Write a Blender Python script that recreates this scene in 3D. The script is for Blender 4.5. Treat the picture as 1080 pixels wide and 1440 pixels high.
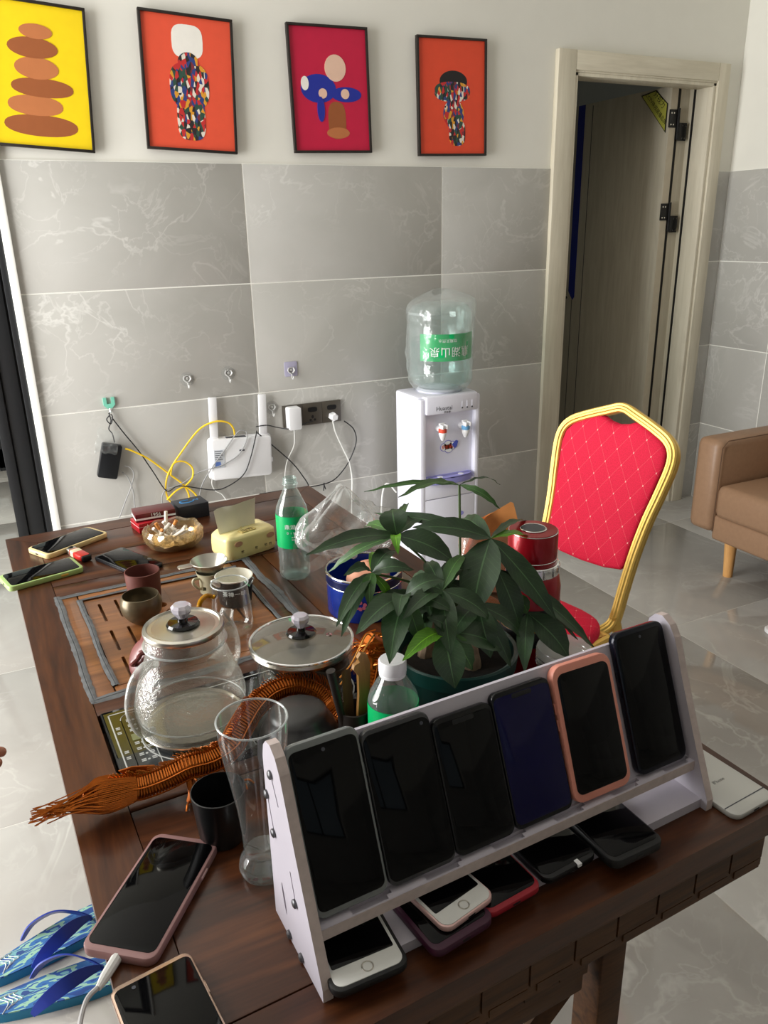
import bpy, bmesh, math, random
from mathutils import Vector, Matrix, noise
random.seed(7)
PI = math.pi
scene = bpy.context.scene
for o in list(bpy.data.objects): bpy.data.objects.remove(o)
C = scene.collection

# ------------------------------------------------------------------ camera
F_PX = 1099.04
CAM = Vector((-0.8527, -2.8620, 1.3731))
YAW, PITCH, ROLL = 0.44626, 0.34613, -0.02102
fwd = Vector((math.sin(YAW)*math.cos(PITCH), math.cos(YAW)*math.cos(PITCH), -math.sin(PITCH)))
rgt = Vector((math.cos(YAW), -math.sin(YAW), 0)); upv = rgt.cross(fwd)
r2 = math.cos(ROLL)*rgt + math.sin(ROLL)*upv
u2 = -math.sin(ROLL)*rgt + math.cos(ROLL)*upv
cd = bpy.data.cameras.new('camera'); cam = bpy.data.objects.new('camera', cd); C.objects.link(cam)
cd.sensor_fit = 'HORIZONTAL'; cd.sensor_width = 36; cd.lens = 36*F_PX/1080; cd.clip_start = 0.02
rm = Matrix((r2, u2, -fwd)).transposed().to_4x4()
cam.matrix_world = Matrix.Translation(CAM) @ rm
scene.camera = cam

# ------------------------------------------------------------------ light
w = bpy.data.worlds.new('sky'); scene.world = w; w.use_nodes = True
bg = w.node_tree.nodes['Background']
bg.inputs[0].default_value = (0.80, 0.90, 1.0, 1); bg.inputs[1].default_value = 0.3
def area(name, loc, direction, sx, sy, power, col=(1, 1, 1)):
    l = bpy.data.lights.new(name, 'AREA'); l.shape = 'RECTANGLE'; l.size = sx; l.size_y = sy
    l.energy = power; l.color = col
    o = bpy.data.objects.new(name, l); C.objects.link(o); o.location = loc
    o.rotation_euler = Vector(direction).to_track_quat('-Z', 'Y').to_euler()
    return o
area('sliding_door_left_offscreen', (-2.71, -0.87, 1.23), (1, 0, 0), 1.55, 2.3, 162, (1.0, 0.993, 0.975))
vs = scene.view_settings
vs.view_transform = 'Standard'; vs.look = 'None'; vs.gamma = 1.0; vs.exposure = 0.0
vs.use_curve_mapping = False
try:
    cy = scene.cycles
    cy.max_bounces = 12; cy.transparent_max_bounces = 40; cy.transmission_bounces = 14; cy.glossy_bounces = 6
    cy.diffuse_bounces = 5; cy.caustics_reflective = False; cy.caustics_refractive = False
except Exception: pass

# ------------------------------------------------------------------ geometry of the view
def ray(px, py): return fwd + (px-540)/F_PX*r2 - (py-720)/F_PX*u2
def hit(px, py, n, d):
    r = ray(px, py); n = Vector(n); t = (d - n.dot(CAM))/n.dot(r); return CAM + r*t
TY = 0.04577; TH = 0.72
TO = Vector((-0.9166, -0.9714, TH)); TL, TW = 0.7593, 1.4495
E1 = Vector((math.cos(TY), math.sin(TY), 0)); E2 = Vector((math.sin(TY), -math.cos(TY), 0))
def at(u, v, z=0): return TO + E1*u + E2*v + Vector((0, 0, z))
def uvz(P): d = P - TO; return d.dot(E1), d.dot(E2), d.z
def onT(px, py, z=0): return uvz(hit(px, py, (0, 0, 1), TH+z))            # pixel on a level of the table
def onV(px, py, v): return uvz(hit(px, py, E2, TO.dot(E2)+v))             # pixel at a depth across the table
def wallp(px, py, y=0.0): return hit(px, py, (0, 1, 0), y)
def floorp(px, py, z=0.0): return hit(px, py, (0, 0, 1), z)
def place(u, v, z=0, rot=0): return Matrix.Translation(at(u, v, z)) @ Matrix.Rotation(TY+rot, 4, 'Z')

# ------------------------------------------------------------------ mesh helpers
class MB:
    def __init__(s): s.v = []; s.f = []; s.mi = []; s.uv = {}
    def add(s, vs, fs, mi=0):
        o = len(s.v); s.v += [tuple(x) for x in vs]
        for f in fs: s.f.append(tuple(o+i for i in f)); s.mi.append(mi)
        return s
    def box(s, x0, x1, y0, y1, z0, z1, b=0.0, mi=0, M=None):
        if b <= 0:
            vs = [(x, y, z) for z in (z0, z1) for y in (y0, y1) for x in (x0, x1)]
            fs = [(0, 2, 3, 1), (4, 5, 7, 6), (0, 1, 5, 4), (2, 6, 7, 3), (0, 4, 6, 2), (1, 3, 7, 5)]
        else:
            bm = bmesh.new(); bmesh.ops.create_cube(bm, size=1)
            for q in bm.verts: q.co = Vector(((x0+x1)/2+q.co.x*(x1-x0), (y0+y1)/2+q.co.y*(y1-y0), (z0+z1)/2+q.co.z*(z1-z0)))
            bmesh.ops.bevel(bm, geom=bm.edges[:], offset=b, segments=2, profile=0.5, affect='EDGES')
            bm.verts.index_update(); vs = [q.co.copy() for q in bm.verts]; fs = [[q.index for q in f.verts] for f in bm.faces]; bm.free()
        if M: vs = [M @ Vector(q) for q in vs]
        return s.add(vs, fs, mi)
    def lathe(s, prof, n=28, c=(0, 0), mi=0, M=None, sx=1, sy=1, capb=True, capt=True):
        vs = []; fs = []
        for r, z in prof:
            for k in range(n):
                a = 2*PI*k/n; vs.append(Vector((c[0]+r*math.cos(a)*sx, c[1]+r*math.sin(a)*sy, z)))
        for i in range(len(prof)-1):
            for k in range(n):
                k2 = (k+1) % n; fs.append((i*n+k, i*n+k2, (i+1)*n+k2, (i+1)*n+k))
        if capb and prof[0][0] > 0: fs.append(tuple(reversed(range(n))))
        if capt and prof[-1][0] > 0: fs.append(tuple((len(prof)-1)*n+k for k in range(n)))
        if M: vs = [M @ q for q in vs]
        return s.add(vs, fs, mi)
    def tube(s, path, r, n=8, mi=0, caps=True, flat=1.0, closed=False):
        P = [Vector(q) for q in path]; m = len(P); R = r if isinstance(r, (list, tuple)) else [r]*m
        vs = []; fs = []; prev = None
        for i in range(m):
            if closed: t = P[(i+1) % m]-P[i-1]
            else: t = P[min(i+1, m-1)]-P[max(i-1, 0)]
            t = t.normalized() if t.length > 1e-9 else Vector((0, 0, 1))
            if prev is None:
                a = Vector((0, 0, 1)) if abs(t.z) < 0.9 else Vector((1, 0, 0))
                x = a.cross(t).normalized()
            else:
                x = (prev - t*prev.dot(t)); x = x.normalized() if x.length > 1e-6 else prev
            y = t.cross(x); prev = x
            for k in range(n):
                a = 2*PI*k/n; vs.append(P[i] + x*math.cos(a)*R[i] + y*math.sin(a)*R[i]*flat)
        for i in range(m if closed else m-1):
            j = (i+1) % m
            for k in range(n):
                k2 = (k+1) % n; fs.append((i*n+k, i*n+k2, j*n+k2, j*n+k))
        if caps and not closed: fs.append(tuple(reversed(range(n)))); fs.append(tuple((m-1)*n+k for k in range(n)))
        return s.add(vs, fs, mi)
    def prism(s, poly, h0, h1, axis='z', mi=0, M=None):
        def m3(p, h):
            return {'z': (p[0], p[1], h), 'x': (h, p[0], p[1]), 'y': (p[0], h, p[1])}[axis]
        n = len(poly); vs = [Vector(m3(p, h0)) for p in poly]+[Vector(m3(p, h1)) for p in poly]
        fs = [tuple(reversed(range(n))), tuple(range(n, 2*n))]+[(i, (i+1) % n, n+(i+1) % n, n+i) for i in range(n)]
        if M: vs = [M @ q for q in vs]
        return s.add(vs, fs, mi)
    def slab(s, w, l, z0, z1, r, b=0.001, mi=0, c=(0, 0), M=None, seg=5):
        rings = [(b, z0), (b*0.3, z0+b*0.3), (0, z0+b), (0, z1-b), (b*0.3, z1-b*0.3), (b, z1)]
        def rr(off):
            hw, hl, q = w/2-off, l/2-off, max(r-off, 0.0003); o = []
            for cx, cy_, a0 in ((hw-q, hl-q, 0), (-hw+q, hl-q, PI/2), (-hw+q, -hl+q, PI), (hw-q, -hl+q, 1.5*PI)):
                for k in range(seg+1):
                    a = a0+PI/2*k/seg; o.append((c[0]+cx+q*math.cos(a), c[1]+cy_+q*math.sin(a)))
            return o
        vs = []; n = 4*(seg+1)
        for off, z in rings: vs += [Vector((x, y, z)) for x, y in rr(off)]
        fs = [tuple(reversed(range(n))), tuple((len(rings)-1)*n+k for k in range(n))]
        for i in range(len(rings)-1):
            for k in range(n): fs.append((i*n+k, i*n+(k+1) % n, (i+1)*n+(k+1) % n, (i+1)*n+k))
        if M: vs = [M @ q for q in vs]
        return s.add(vs, fs, mi)
    def torus(s, R, r, c=(0, 0, 0), n=32, k=8, mi=0, M=None, flat=1):
        vs = []; fs = []
        for i in range(n):
            a = 2*PI*i/n
            for j in range(k):
                b = 2*PI*j/k; q = R+r*math.cos(b)
                vs.append(Vector((c[0]+q*math.cos(a), c[1]+q*math.sin(a), c[2]+r*flat*math.sin(b))))
        for i in range(n):
            for j in range(k):
                fs.append((i*k+j, ((i+1) % n)*k+j, ((i+1) % n)*k+(j+1) % k, i*k+(j+1) % k))
        if M: vs = [M @ q for q in vs]
        return s.add(vs, fs, mi)
    def grid(s, fn, nu, nv, mi=0, closed_u=False):
        vs = [fn(i/(nu if closed_u else nu-1), j/(nv-1)) for i in range(nu) for j in range(nv)]
        fs = []
        for i in range(nu if closed_u else nu-1):
            for j in range(nv-1):
                a = i*nv+j; b = ((i+1) % nu)*nv+j; fs.append((a, b, b+1, a+1))
        return s.add(vs, fs, mi)
    def mesh(s, name, mats, ang=35):
        me = bpy.data.meshes.new(name); me.from_pydata(s.v, [], s.f)
        for m in (mats if isinstance(mats, (list, tuple)) else [mats]): me.materials.append(m)
        for p, i in zip(me.polygons, s.mi): p.material_index = i
        bm = bmesh.new(); bm.from_mesh(me); bmesh.ops.recalc_face_normals(bm, faces=bm.faces[:]); bm.to_mesh(me); bm.free()
        me.validate()
        if ang:
            me.shade_smooth(); me.set_sharp_from_angle(angle=math.radians(ang))
        return me
def link(name, data, parent=None, M=None):
    o = bpy.data.objects.new(name, data); C.objects.link(o)
    if parent: o.parent = parent
    if M is not None:
        if parent: o.matrix_local = M
        else: o.matrix_world = M
    return o
def obj(name, mb, mats, parent=None, M=None, ang=35): return link(name, mb.mesh(name, mats, ang), parent, M)
def tag(o, label, cat, group=None):
    o['label'] = label; o['category'] = cat
    if group: o['group'] = group
    return o
def thing(name, label, cat, M=None, group=None):
    o = bpy.data.objects.new(name, None); C.objects.link(o); o.empty_display_size = 0.05
    if M is not None: o.matrix_world = M
    return tag(o, label, cat, group)
def struct(o): o['kind'] = 'structure'; return o
def spl(pts, n=8):
    P = [Vector(p) for p in pts]; out = []
    for i in range(len(P)-1):
        p0 = P[max(i-1, 0)]; p1 = P[i]; p2 = P[i+1]; p3 = P[min(i+2, len(P)-1)]
        for k in range(n):
            t = k/n
            out.append(0.5*((2*p1)+(p2-p0)*t+(2*p0-5*p1+4*p2-p3)*t*t+(3*p1-p0-3*p2+p3)*t**3))
    out.append(P[-1]); return out
def cutmesh(name, mb, cut, mats, ang=35):
    """mesh of mb with the solid(s) of cut really cut out of it"""
    a = link(name, mb.mesh(name, mats, 0)); b = link('cutter', cut.mesh('cutter', mats, 0))
    m = a.modifiers.new('cut', 'BOOLEAN'); m.operation = 'DIFFERENCE'; m.solver = 'EXACT'; m.object = b; m.use_self = True
    me = bpy.data.meshes.new_from_object(a.evaluated_get(bpy.context.evaluated_depsgraph_get()))
    bpy.data.objects.remove(a); bpy.data.objects.remove(b); me.name = name
    if ang: me.shade_smooth(); me.set_sharp_from_angle(angle=math.radians(ang))
    return me
def txt(name, body, size, mat, parent, M, align='CENTER', extrude=0.0002, space=1.0):
    cu = bpy.data.curves.new(name, 'FONT'); cu.body = body; cu.size = size; cu.align_x = align; cu.align_y = 'CENTER'
    cu.extrude = extrude; cu.resolution_u = 2; cu.space_character = space
    t = bpy.data.objects.new(name, cu); C.objects.link(t)
    me = bpy.data.meshes.new_from_object(t.evaluated_get(bpy.context.evaluated_depsgraph_get()))
    bpy.data.objects.remove(t); bpy.data.curves.remove(cu)
    me.materials.clear(); me.materials.append(mat)
    return link(name, me, parent, M)

# ------------------------------------------------------------------ materials
def lin(c):
    c = [x/255 for x in c]; return tuple((x/12.92 if x <= 0.04045 else ((x+0.055)/1.055)**2.4) for x in c)+(1,)
def nd(nt, typ, props=None, **ins):
    n = nt.nodes.new(typ)
    for k, v in (props or {}).items(): setattr(n, k, v)
    for k, v in ins.items():
        key = int(k[1:]) if k[0] == 'i' and k[1:].isdigit() else k.replace('_', ' ')
        s = n.inputs[key]
        if isinstance(v, bpy.types.NodeSocket): nt.links.new(v, s)
        else: s.default_value = v
    return n
def math_(nt, op, a, b=0.0, c=None):
    n = nd(nt, 'ShaderNodeMath', {'operation': op}, i0=a, i1=b)
    if c is not None: n.inputs[2].default_value = c
    return n.outputs[0]
def mixc(nt, f, a, b):
    n = nt.nodes.new('ShaderNodeMix'); n.data_type = 'RGBA'
    for s, v in ((n.inputs[0], f), (n.inputs[6], a), (n.inputs[7], b)):
        if isinstance(v, bpy.types.NodeSocket): nt.links.new(v, s)
        else: s.default_value = v
    return n.outputs[2]
def ramp(nt, f, stops):
    n = nd(nt, 'ShaderNodeValToRGB', None, i0=f); e = n.color_ramp.elements
    while len(e) > 1: e.remove(e[-1])
    e[0].position, e[0].color = stops[0]
    for p, c in stops[1:]: q = e.new(p); q.color = c
    return n.outputs[0]
def coords(nt, kind='Object', scale=(1, 1, 1), rot=(0, 0, 0)):
    t = nd(nt, 'ShaderNodeTexCoord'); src = t.outputs[kind] if kind != 'World' else nd(nt, 'ShaderNodeNewGeometry').outputs['Position']
    return nd(nt, 'ShaderNodeMapping', None, Vector=src, Scale=scale, Rotation=rot).outputs[0]
def newmat(name):
    m = bpy.data.materials.new(name); m.use_nodes = True; nt = m.node_tree; return m, nt, nt.nodes['Principled BSDF']
def bump(nt, b, h, strength=0.2, dist=0.002):
    n = nd(nt, 'ShaderNodeBump', None, Height=h, Strength=strength, Distance=dist); nt.links.new(n.outputs[0], b.inputs['Normal'])
def plain(name, col, rough=0.5, metal=0.0, var=0.06, ns=30, bmp=0.0, coat=0.0, spec=0.5, sheen=0.0, trans=0.0, ior=1.45, alpha=1.0):
    m, nt, b = newmat(name)
    nz = nd(nt, 'ShaderNodeTexNoise', None, Vector=coords(nt), Scale=ns, Detail=4.0).outputs[0]
    c = lin(col); lo = tuple(x*(1-var) for x in c[:3])+(1,); hi = tuple(min(1, x*(1+var)) for x in c[:3])+(1,)
    nt.links.new(ramp(nt, nz, [(0.3, lo), (0.7, hi)]), b.inputs['Base Color'])
    b.inputs['Roughness'].default_value = rough; b.inputs['Metallic'].default_value = metal
    b.inputs['Coat Weight'].default_value = coat; b.inputs['Specular IOR Level'].default_value = spec
    b.inputs['Sheen Weight'].default_value = sheen; b.inputs['Transmission Weight'].default_value = trans
    b.inputs['IOR'].default_value = ior; b.inputs['Alpha'].default_value = alpha
    b.inputs['Coat Roughness'].default_value = 0.05
    if bmp: bump(nt, b, nz, bmp, 0.001)
    return m
def thin(name, col=(255, 255, 255), haze=0.0, hcol=(235, 240, 240), gl=1.0, rough=0.03, bmp=0.0, bs=40, ior=1.45, edge=0.0, fres=1.0):
    """thin clear sheet: transparent body, fresnel gloss, optional milky haze"""
    m = bpy.data.materials.new(name); m.use_nodes = True; nt = m.node_tree; nt.nodes.clear()
    out = nd(nt, 'ShaderNodeOutputMaterial')
    tr = nd(nt, 'ShaderNodeBsdfTransparent', None, Color=lin(col))
    gs = nd(nt, 'ShaderNodeBsdfGlossy', None, Color=(gl, gl, gl, 1), Roughness=rough)
    f0 = ((ior-1)/(ior+1))**2*1.7
    lwf = nd(nt, 'ShaderNodeLayerWeight', None, Blend=0.5)
    fr = math_(nt, 'MULTIPLY_ADD', math_(nt, 'POWER', lwf.outputs['Facing'], 4.0), 0.8*fres, f0*fres)
    cur = tr.outputs[0]
    if haze > 0 or edge > 0:
        df = nd(nt, 'ShaderNodeBsdfDiffuse', None, Color=lin(hcol))
        lw = nd(nt, 'ShaderNodeLayerWeight', None, Blend=0.25).outputs['Facing']
        f = math_(nt, 'MULTIPLY_ADD', lw, edge); f.node.inputs[2].default_value = haze
        mx = nd(nt, 'ShaderNodeMixShader', None, i0=f, i1=cur, i2=df.outputs[0]); cur = mx.outputs[0]
    mx = nd(nt, 'ShaderNodeMixShader', None, i0=fr, i1=cur, i2=gs.outputs[0])
    if bmp:
        nz = nd(nt, 'ShaderNodeTexNoise', None, Vector=coords(nt), Scale=bs, Detail=3.0, Distortion=1.0).outputs[0]
        bp = nd(nt, 'ShaderNodeBump', None, Height=nz, Strength=bmp, Distance=0.01).outputs[0]
        nt.links.new(bp, gs.inputs['Normal']); nt.links.new(bp, lwf.inputs['Normal'])
    nt.links.new(mx.outputs[0], out.inputs[0]); return m
def wood(name, c1, c2, c3, axis='y', rough=0.25, scale=1.0, coat=0.3, spec=0.5):
    m, nt, b = newmat(name)
    sc = {'x': (1.2, 14, 14), 'y': (14, 1.2, 14), 'z': (14, 14, 1.2)}[axis]
    v = coords(nt, 'World', tuple(q*scale for q in sc))
    n1 = nd(nt, 'ShaderNodeTexNoise', None, Vector=v, Scale=2.2, Detail=7.0, Distortion=1.2).outputs[0]
    n2 = nd(nt, 'ShaderNodeTexNoise', None, Vector=v, Scale=14.0, Detail=4.0).outputs[0]
    f = math_(nt, 'ADD', math_(nt, 'MULTIPLY', n1, 0.75), math_(nt, 'MULTIPLY', n2, 0.25))
    nt.links.new(ramp(nt, f, [(0.32, lin(c1)), (0.5, lin(c2)), (0.68, lin(c3))]), b.inputs['Base Color'])
    b.inputs['Roughness'].default_value = rough; b.inputs['Coat Weight'].default_value = coat; b.inputs['Coat Roughness'].default_value = 0.12
    b.inputs['Specular IOR Level'].default_value = spec
    bump(nt, b, n2, 0.08, 0.001); return m
def marble(name, base, vein, dark, rough=0.12, sc=1.0, vw=0.02, spec=0.5, vs_=0.55):
    m, nt, b = newmat(name)
    oi = nd(nt, 'ShaderNodeObjectInfo').outputs['Random']
    off = nd(nt, 'ShaderNodeCombineXYZ', None, X=math_(nt, 'MULTIPLY', oi, 37.0), Y=math_(nt, 'MULTIPLY', oi, 11.0), Z=math_(nt, 'MULTIPLY', oi, 23.0)).outputs[0]
    v = nd(nt, 'ShaderNodeVectorMath', {'operation': 'ADD'}, i0=coords(nt, 'World', (sc, sc, sc), (0.5, 0.7, 0.3)), i1=off).outputs[0]
    cloud = nd(nt, 'ShaderNodeTexNoise', None, Vector=v, Scale=2.2, Detail=6.0, Distortion=0.6).outputs[0]
    c0 = ramp(nt, cloud, [(0.3, lin(dark)), (0.7, lin(base))])
    def veins(s, width, dist):
        q = nd(nt, 'ShaderNodeTexNoise', None, Vector=v, Scale=s, Detail=5.0, Roughness=0.55, Distortion=dist).outputs[0]
        a = math_(nt, 'ABSOLUTE', math_(nt, 'SUBTRACT', q, 0.5))
        return nd(nt, 'ShaderNodeMapRange', None, Value=a, From_Min=0.0, From_Max=width, To_Min=1.0, To_Max=0.0).outputs[0]
    mask = nd(nt, 'ShaderNodeMapRange', None, Value=nd(nt, 'ShaderNodeTexNoise', None, Vector=v, Scale=3.0, Detail=3.0).outputs[0], From_Min=0.40, From_Max=0.62).outputs[0]
    f = math_(nt, 'MULTIPLY', math_(nt, 'MAXIMUM', veins(2.3, vw, 0.9), math_(nt, 'MULTIPLY', veins(5.5, vw*1.1, 0.6), 0.6)), math_(nt, 'MULTIPLY', mask, vs_))
    nt.links.new(mixc(nt, f, c0, lin(vein)), b.inputs['Base Color'])
    b.inputs['Roughness'].default_value = rough; b.inputs['Specular IOR Level'].default_value = spec
    return m

MT = {}
MT['paint'] = plain('wall_paint', (226, 224, 215), 0.85, var=0.015, ns=8, bmp=0.05)
MT['paint_r'] = MT['paint']
MT['wtile'] = marble('wall_tile_marble', (188, 186, 181), (216, 215, 210), (174, 172, 166), 0.26, 1.15, 0.015)
MT['ftile'] = marble('floor_tile_marble', (182, 179, 173), (206, 204, 198), (158, 154, 148), 0.06, 0.9, 0.016, vs_=0.5)
MT['grout'] = plain('grout', (240, 239, 232), 0.8, var=0.02)
MT['fgrout'] = plain('floor_grout', (196, 193, 186), 0.6, var=0.03)
MT['ceil'] = plain('ceiling_white', (232, 231, 226), 0.9, var=0.01)
MT['doorwood'] = wood('door_pale_wood', (196, 188, 168), (206, 198, 178), (214, 207, 188), 'z', 0.45, 1.0, 0.0)
MT['leafwood'] = MT['doorwood']
MT['roomteal'] = MT['paint']
MT['blk'] = plain('black_plastic', (18, 18, 19), 0.4, var=0.1)
MT['blkgloss'] = plain('black_gloss', (6, 6, 7), 0.06, var=0.0, coat=0.3)
MT['alu'] = plain('black_aluminium', (38, 39, 41), 0.38, 0.3, var=0.05)
MT['white'] = plain('white_plastic', (236, 236, 238), 0.35, var=0.01)
MT['whitetrim'] = plain('white_trim', (246, 245, 240), 0.5, var=0.01)
MT['chrome'] = plain('chrome', (225, 225, 225), 0.12, 1.0, var=0.02)
MT['steel'] = plain('brushed_steel', (200, 196, 186), 0.28, 1.0, var=0.06, ns=60)
MT['frameblk'] = plain('picture_frame_black', (30, 24, 20), 0.5, var=0.1)

# ================================================================== THE ROOM
XC = 2.3455; XL = -2.7; YB = -6.0; ZC = 2.85; WT = 0.13
def slabs(name, boxes, mat):
    m = MB()
    for b in boxes: m.box(*b)
    return struct(obj(name, m, mat, ang=0))
# floor: bed of grout with marble tiles
fl = slabs('floor', [(XL-.2, 4.2, YB-.2, 4.2, -0.08, -0.0006)], MT['fgrout'])
tm = MB().box(-.3983, .3983, -.3983, .3983, -0.006, 0, b=0.0008).mesh('floor_tile', MT['ftile'])
for i in range(-5, 4):
    for j in range(-7, 7):
        x = 1.15+0.8*i+0.4; y = -1.04+0.8*j+0.4
        if XL-.3 < x < 4 and YB-.3 < y < 4: link('floor_tile', tm, fl, Matrix.Translation((x, y, 0)))
# ceiling
slabs('ceiling', [(XL-.2, XC+.2, YB-.2, WT, ZC, ZC+.1)], MT['ceil'])
# back wall with two openings
wb = slabs('wall_back', [(-.79, 1.40, .006, WT, 0, ZC), (1.40, 2.19, .006, WT, 1.96, ZC), (2.19, XC+.15, .006, WT, 0, ZC), (XL, -.79, .006, WT, 2.25, ZC)], MT['paint'])
g = MB(); g.box(-.79, 1.40, .0002, .008, 0, 1.6); g.box(2.19, XC, .0002, .008, 0, 1.6)
obj('grout_bed', g, MT['grout'], wb, ang=0)
gw = 0.0021
def wtile(x0, x1, r, parent=wb):
    obj('wall_tile', MB().box(x0+gw, x1-gw, -.001, .004, r*.4+gw, (r+1)*.4-gw, b=.0006), MT['wtile'], parent)
for r in range(4):
    for x0, x1 in ((-.768, 0), (0, .796), (.796, 1.33), (2.24, XC)): wtile(x0, x1, r)
# right wall
wr = slabs('wall_right', [(XC+.006, XC+.15, YB, .006, 0, ZC)], MT['paint'])
obj('grout_bed', MB().box(XC+.0002, XC+.008, YB, 0, 0, 1.6), MT['grout'], wr, ang=0)
ys = [0, -.338]
while ys[-1] > YB: ys.append(ys[-1]-.8)
for r in range(4):
    for k in range(len(ys)-1):
        obj('wall_tile', MB().box(XC-.001, XC+.004, ys[k+1]+gw, ys[k]-gw, r*.4+gw, (r+1)*.4-gw, b=.0006), MT['wtile'], wr)
# left wall with the sliding door, rear wall with an added window opening
wl_ = slabs('wall_left', [(XL-.15, XL, YB, -1.70, 0, ZC), (XL-.15, XL, -.05, 4, 0, ZC), (XL-.15, XL, -1.70, -.05, 2.45, ZC)], MT['paint'])
wf_ = slabs('wall_front', [(XL, -.6, YB-.15, YB, 0, ZC), (1.4, XC, YB-.15, YB, 0, ZC), (-.6, 1.4, YB-.15, YB, 0, 1.05), (-.6, 1.4, YB-.15, YB, 2.45, ZC)], MT['paint'])
for r in range(4):
    for k in range(5): obj('wall_tile', MB().box(XL-.001, XL+.004, -1.70-.86*(k+1)+gw, -1.70-.86*k-gw, r*.4+gw, (r+1)*.4-gw), MT['wtile'], wl_, ang=0)
    for k in range(6):
        if r == 3 and 1.45 < k+.01 < 5: continue
        obj('wall_tile', MB().box(XL+.840*k+gw, XL+.840*(k+1)-gw, YB-.001, YB+.004, r*.4+gw, (r+1)*.4-gw if r < 2 or k in (0, 1, 5) else min((r+1)*.4, 1.05)-gw), MT['wtile'], wf_, ang=0)
MT['pane'] = thin('window_pane_glass', (245, 250, 250))
d3 = MB()
for y in (-1.70, -.90, -.10): d3.box(XL-.10, XL-.04, y, y+.05, 0, 2.45)
d3.box(XL-.10, XL-.04, -1.70, -.05, 2.40, 2.45); d3.box(XL-.10, XL-.04, -1.70, -.05, 0, .04)
d3 = struct(obj('door_3', d3, MT['alu'], ang=0))
for y in (-1.65, -.85): obj('pane', MB().box(XL-.073, XL-.067, y, y+.75, .04, 2.40), MT['pane'], d3, ang=0)
w1 = MB()
for x in (-.6, .38, 1.35): w1.box(x, x+.05, YB-.10, YB-.04, 1.05, 2.45)
w1.box(-.6, 1.4, YB-.10, YB-.04, 1.05, 1.10); w1.box(-.6, 1.4, YB-.10, YB-.04, 2.40, 2.45)
w1 = struct(obj('added_rear_window', w1, MT['alu'], ang=0))  # unseen window added behind the camera, lets in weak sky fill
for x in (-.55, .43): obj('pane', MB().box(x, x+.92, YB-.073, YB-.067, 1.10, 2.40), MT['pane'], w1, ang=0)
# opening to the passage: white reveal strip and black aluminium frame
struct(obj('trim_1', MB().box(-.792, -.766, -.014, WT, 0, 2.27, b=.002), MT['whitetrim']))
d2 = MB(); d2.box(-.812, -.792, .0, .11, 0, 2.25, b=.002); d2.box(-.868, -.818, .012, .10, 0, 2.2, b=.002); d2.box(-.905, -.872, .004, .08, 0, 2.2, b=.002)
d2.box(-.82, -.81, .03, .09, 0, 2.2); d2.box(-.875, -.865, .03, .08, 0, 2.2); d2.box(XL, -.79, 0, .11, 2.2, 2.25)
struct(obj('door_2', d2, MT['alu']))
# passage beyond
slabs('wall_passage', [(XL, -.3, 2.55, 2.65, 0, ZC), (-.40, -.30, WT, 2.55, 0, ZC)], MT['paint'])
pd = MB()
for x in (-2.3, -1.42, -.98, -.52): pd.box(x, x+.08, 2.42, 2.5, 0, 2.3)
pd.box(-2.3, -.44, 2.42, 2.5, 0.02, .14); pd.box(-2.3, -.44, 2.42, 2.5, 2.2, 2.3)
pd = struct(obj('door_4', pd, MT['alu'], ang=0))
obj('pane', MB().box(-2.25, -.5, 2.44, 2.45, .14, 2.2), plain('frosted_pane', (186, 196, 196), 0.3, var=0.02), pd, ang=0)
slabs('ceiling_passage', [(XL, -.3, WT, 2.65, ZC, ZC+.1)], MT['ceil'])
# side room behind the door
slabs('wall_side_room', [(1.05, 1.15, WT, 3.1, 0, ZC), (1.05, 3.7, 3.0, 3.1, 0, ZC), (3.6, 3.7, WT, 3.1, 0, ZC)], MT['roomteal'])
slabs('ceiling_side_room', [(1.05, 3.7, WT, 3.1, ZC, ZC+.1)], MT['roomteal'])

# ------------------------------------------------------------------ door 1
dr = MB()
dr.box(1.314, 1.402, -.020, .006, 0, 2.033, b=.003); dr.box(2.188, 2.254, -.020, .006, 0, 2.033, b=.003)
door = struct(obj('door_1', dr, MT['doorwood']))
obj('head_casing', MB().box(1.402, 2.188, -.020, .006, 1.962, 2.033, b=.003), wood('door_pale_wood_across', (196, 188, 168), (206, 198, 178), (214, 207, 188), 'x', 0.45, 1.0, 0.0), door)
jb = MB(); jb.box(1.392, 1.404, -.014, WT+.02, 0, 1.97, b=.002); jb.box(2.186, 2.198, -.014, WT+.02, 0, 1.97, b=.002); jb.box(1.40, 2.19, -.014, WT+.02, 1.955, 1.968, b=.002)
obj('jamb_lining', jb, MT['doorwood'], door)
st = MB(); st.box(2.168, 2.186, -.012, .085, 0, 1.955, b=.002); st.box(1.404, 1.42, -.012, .085, 0, 1.955, b=.002); st.box(1.404, 2.186, -.012, .085, 1.942, 1.955, b=.002)
obj('door_stop', st, MT['doorwood'], door)
obj('rubber_seal', MB().box(2.164, 2.172, .086, .094, 0, 1.95), MT['blk'], door)
obj('rubber_seal', MB().box(2.113, 2.128, .136, .155, 0, 1.955), MT['blk'], door)
obj('jamb_rebate', MB().box(2.128, 2.186, .138, .15, 0, 1.955), MT['doorwood'], door, ang=0)
leaf = obj('door_leaf', MB().box(2.07, 2.112, .135, .945, .008, 1.962, b=.0015), MT['leafwood'], door)
MT['leafedge'] = plain('door_edge_beige', (196, 186, 166), 0.5, var=0.04)
obj('leaf_edge', MB().box(2.0715, 2.1105, .1335, .137, .01, 1.958), MT['leafedge'], leaf)
MT['blue'] = plain('blue_tape', (26, 40, 138), 0.4, var=0.04)
obj('blue_strip', MB().prism([(.730, 1.961), (.782, 1.961), (.782, 1.03), (.745, .985), (.730, 1.0)], 2.0675, 2.0705, 'x'), MT['blue'], leaf, ang=0)
MT['grv'] = plain('groove_dark', (70, 74, 78), 0.6)
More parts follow.
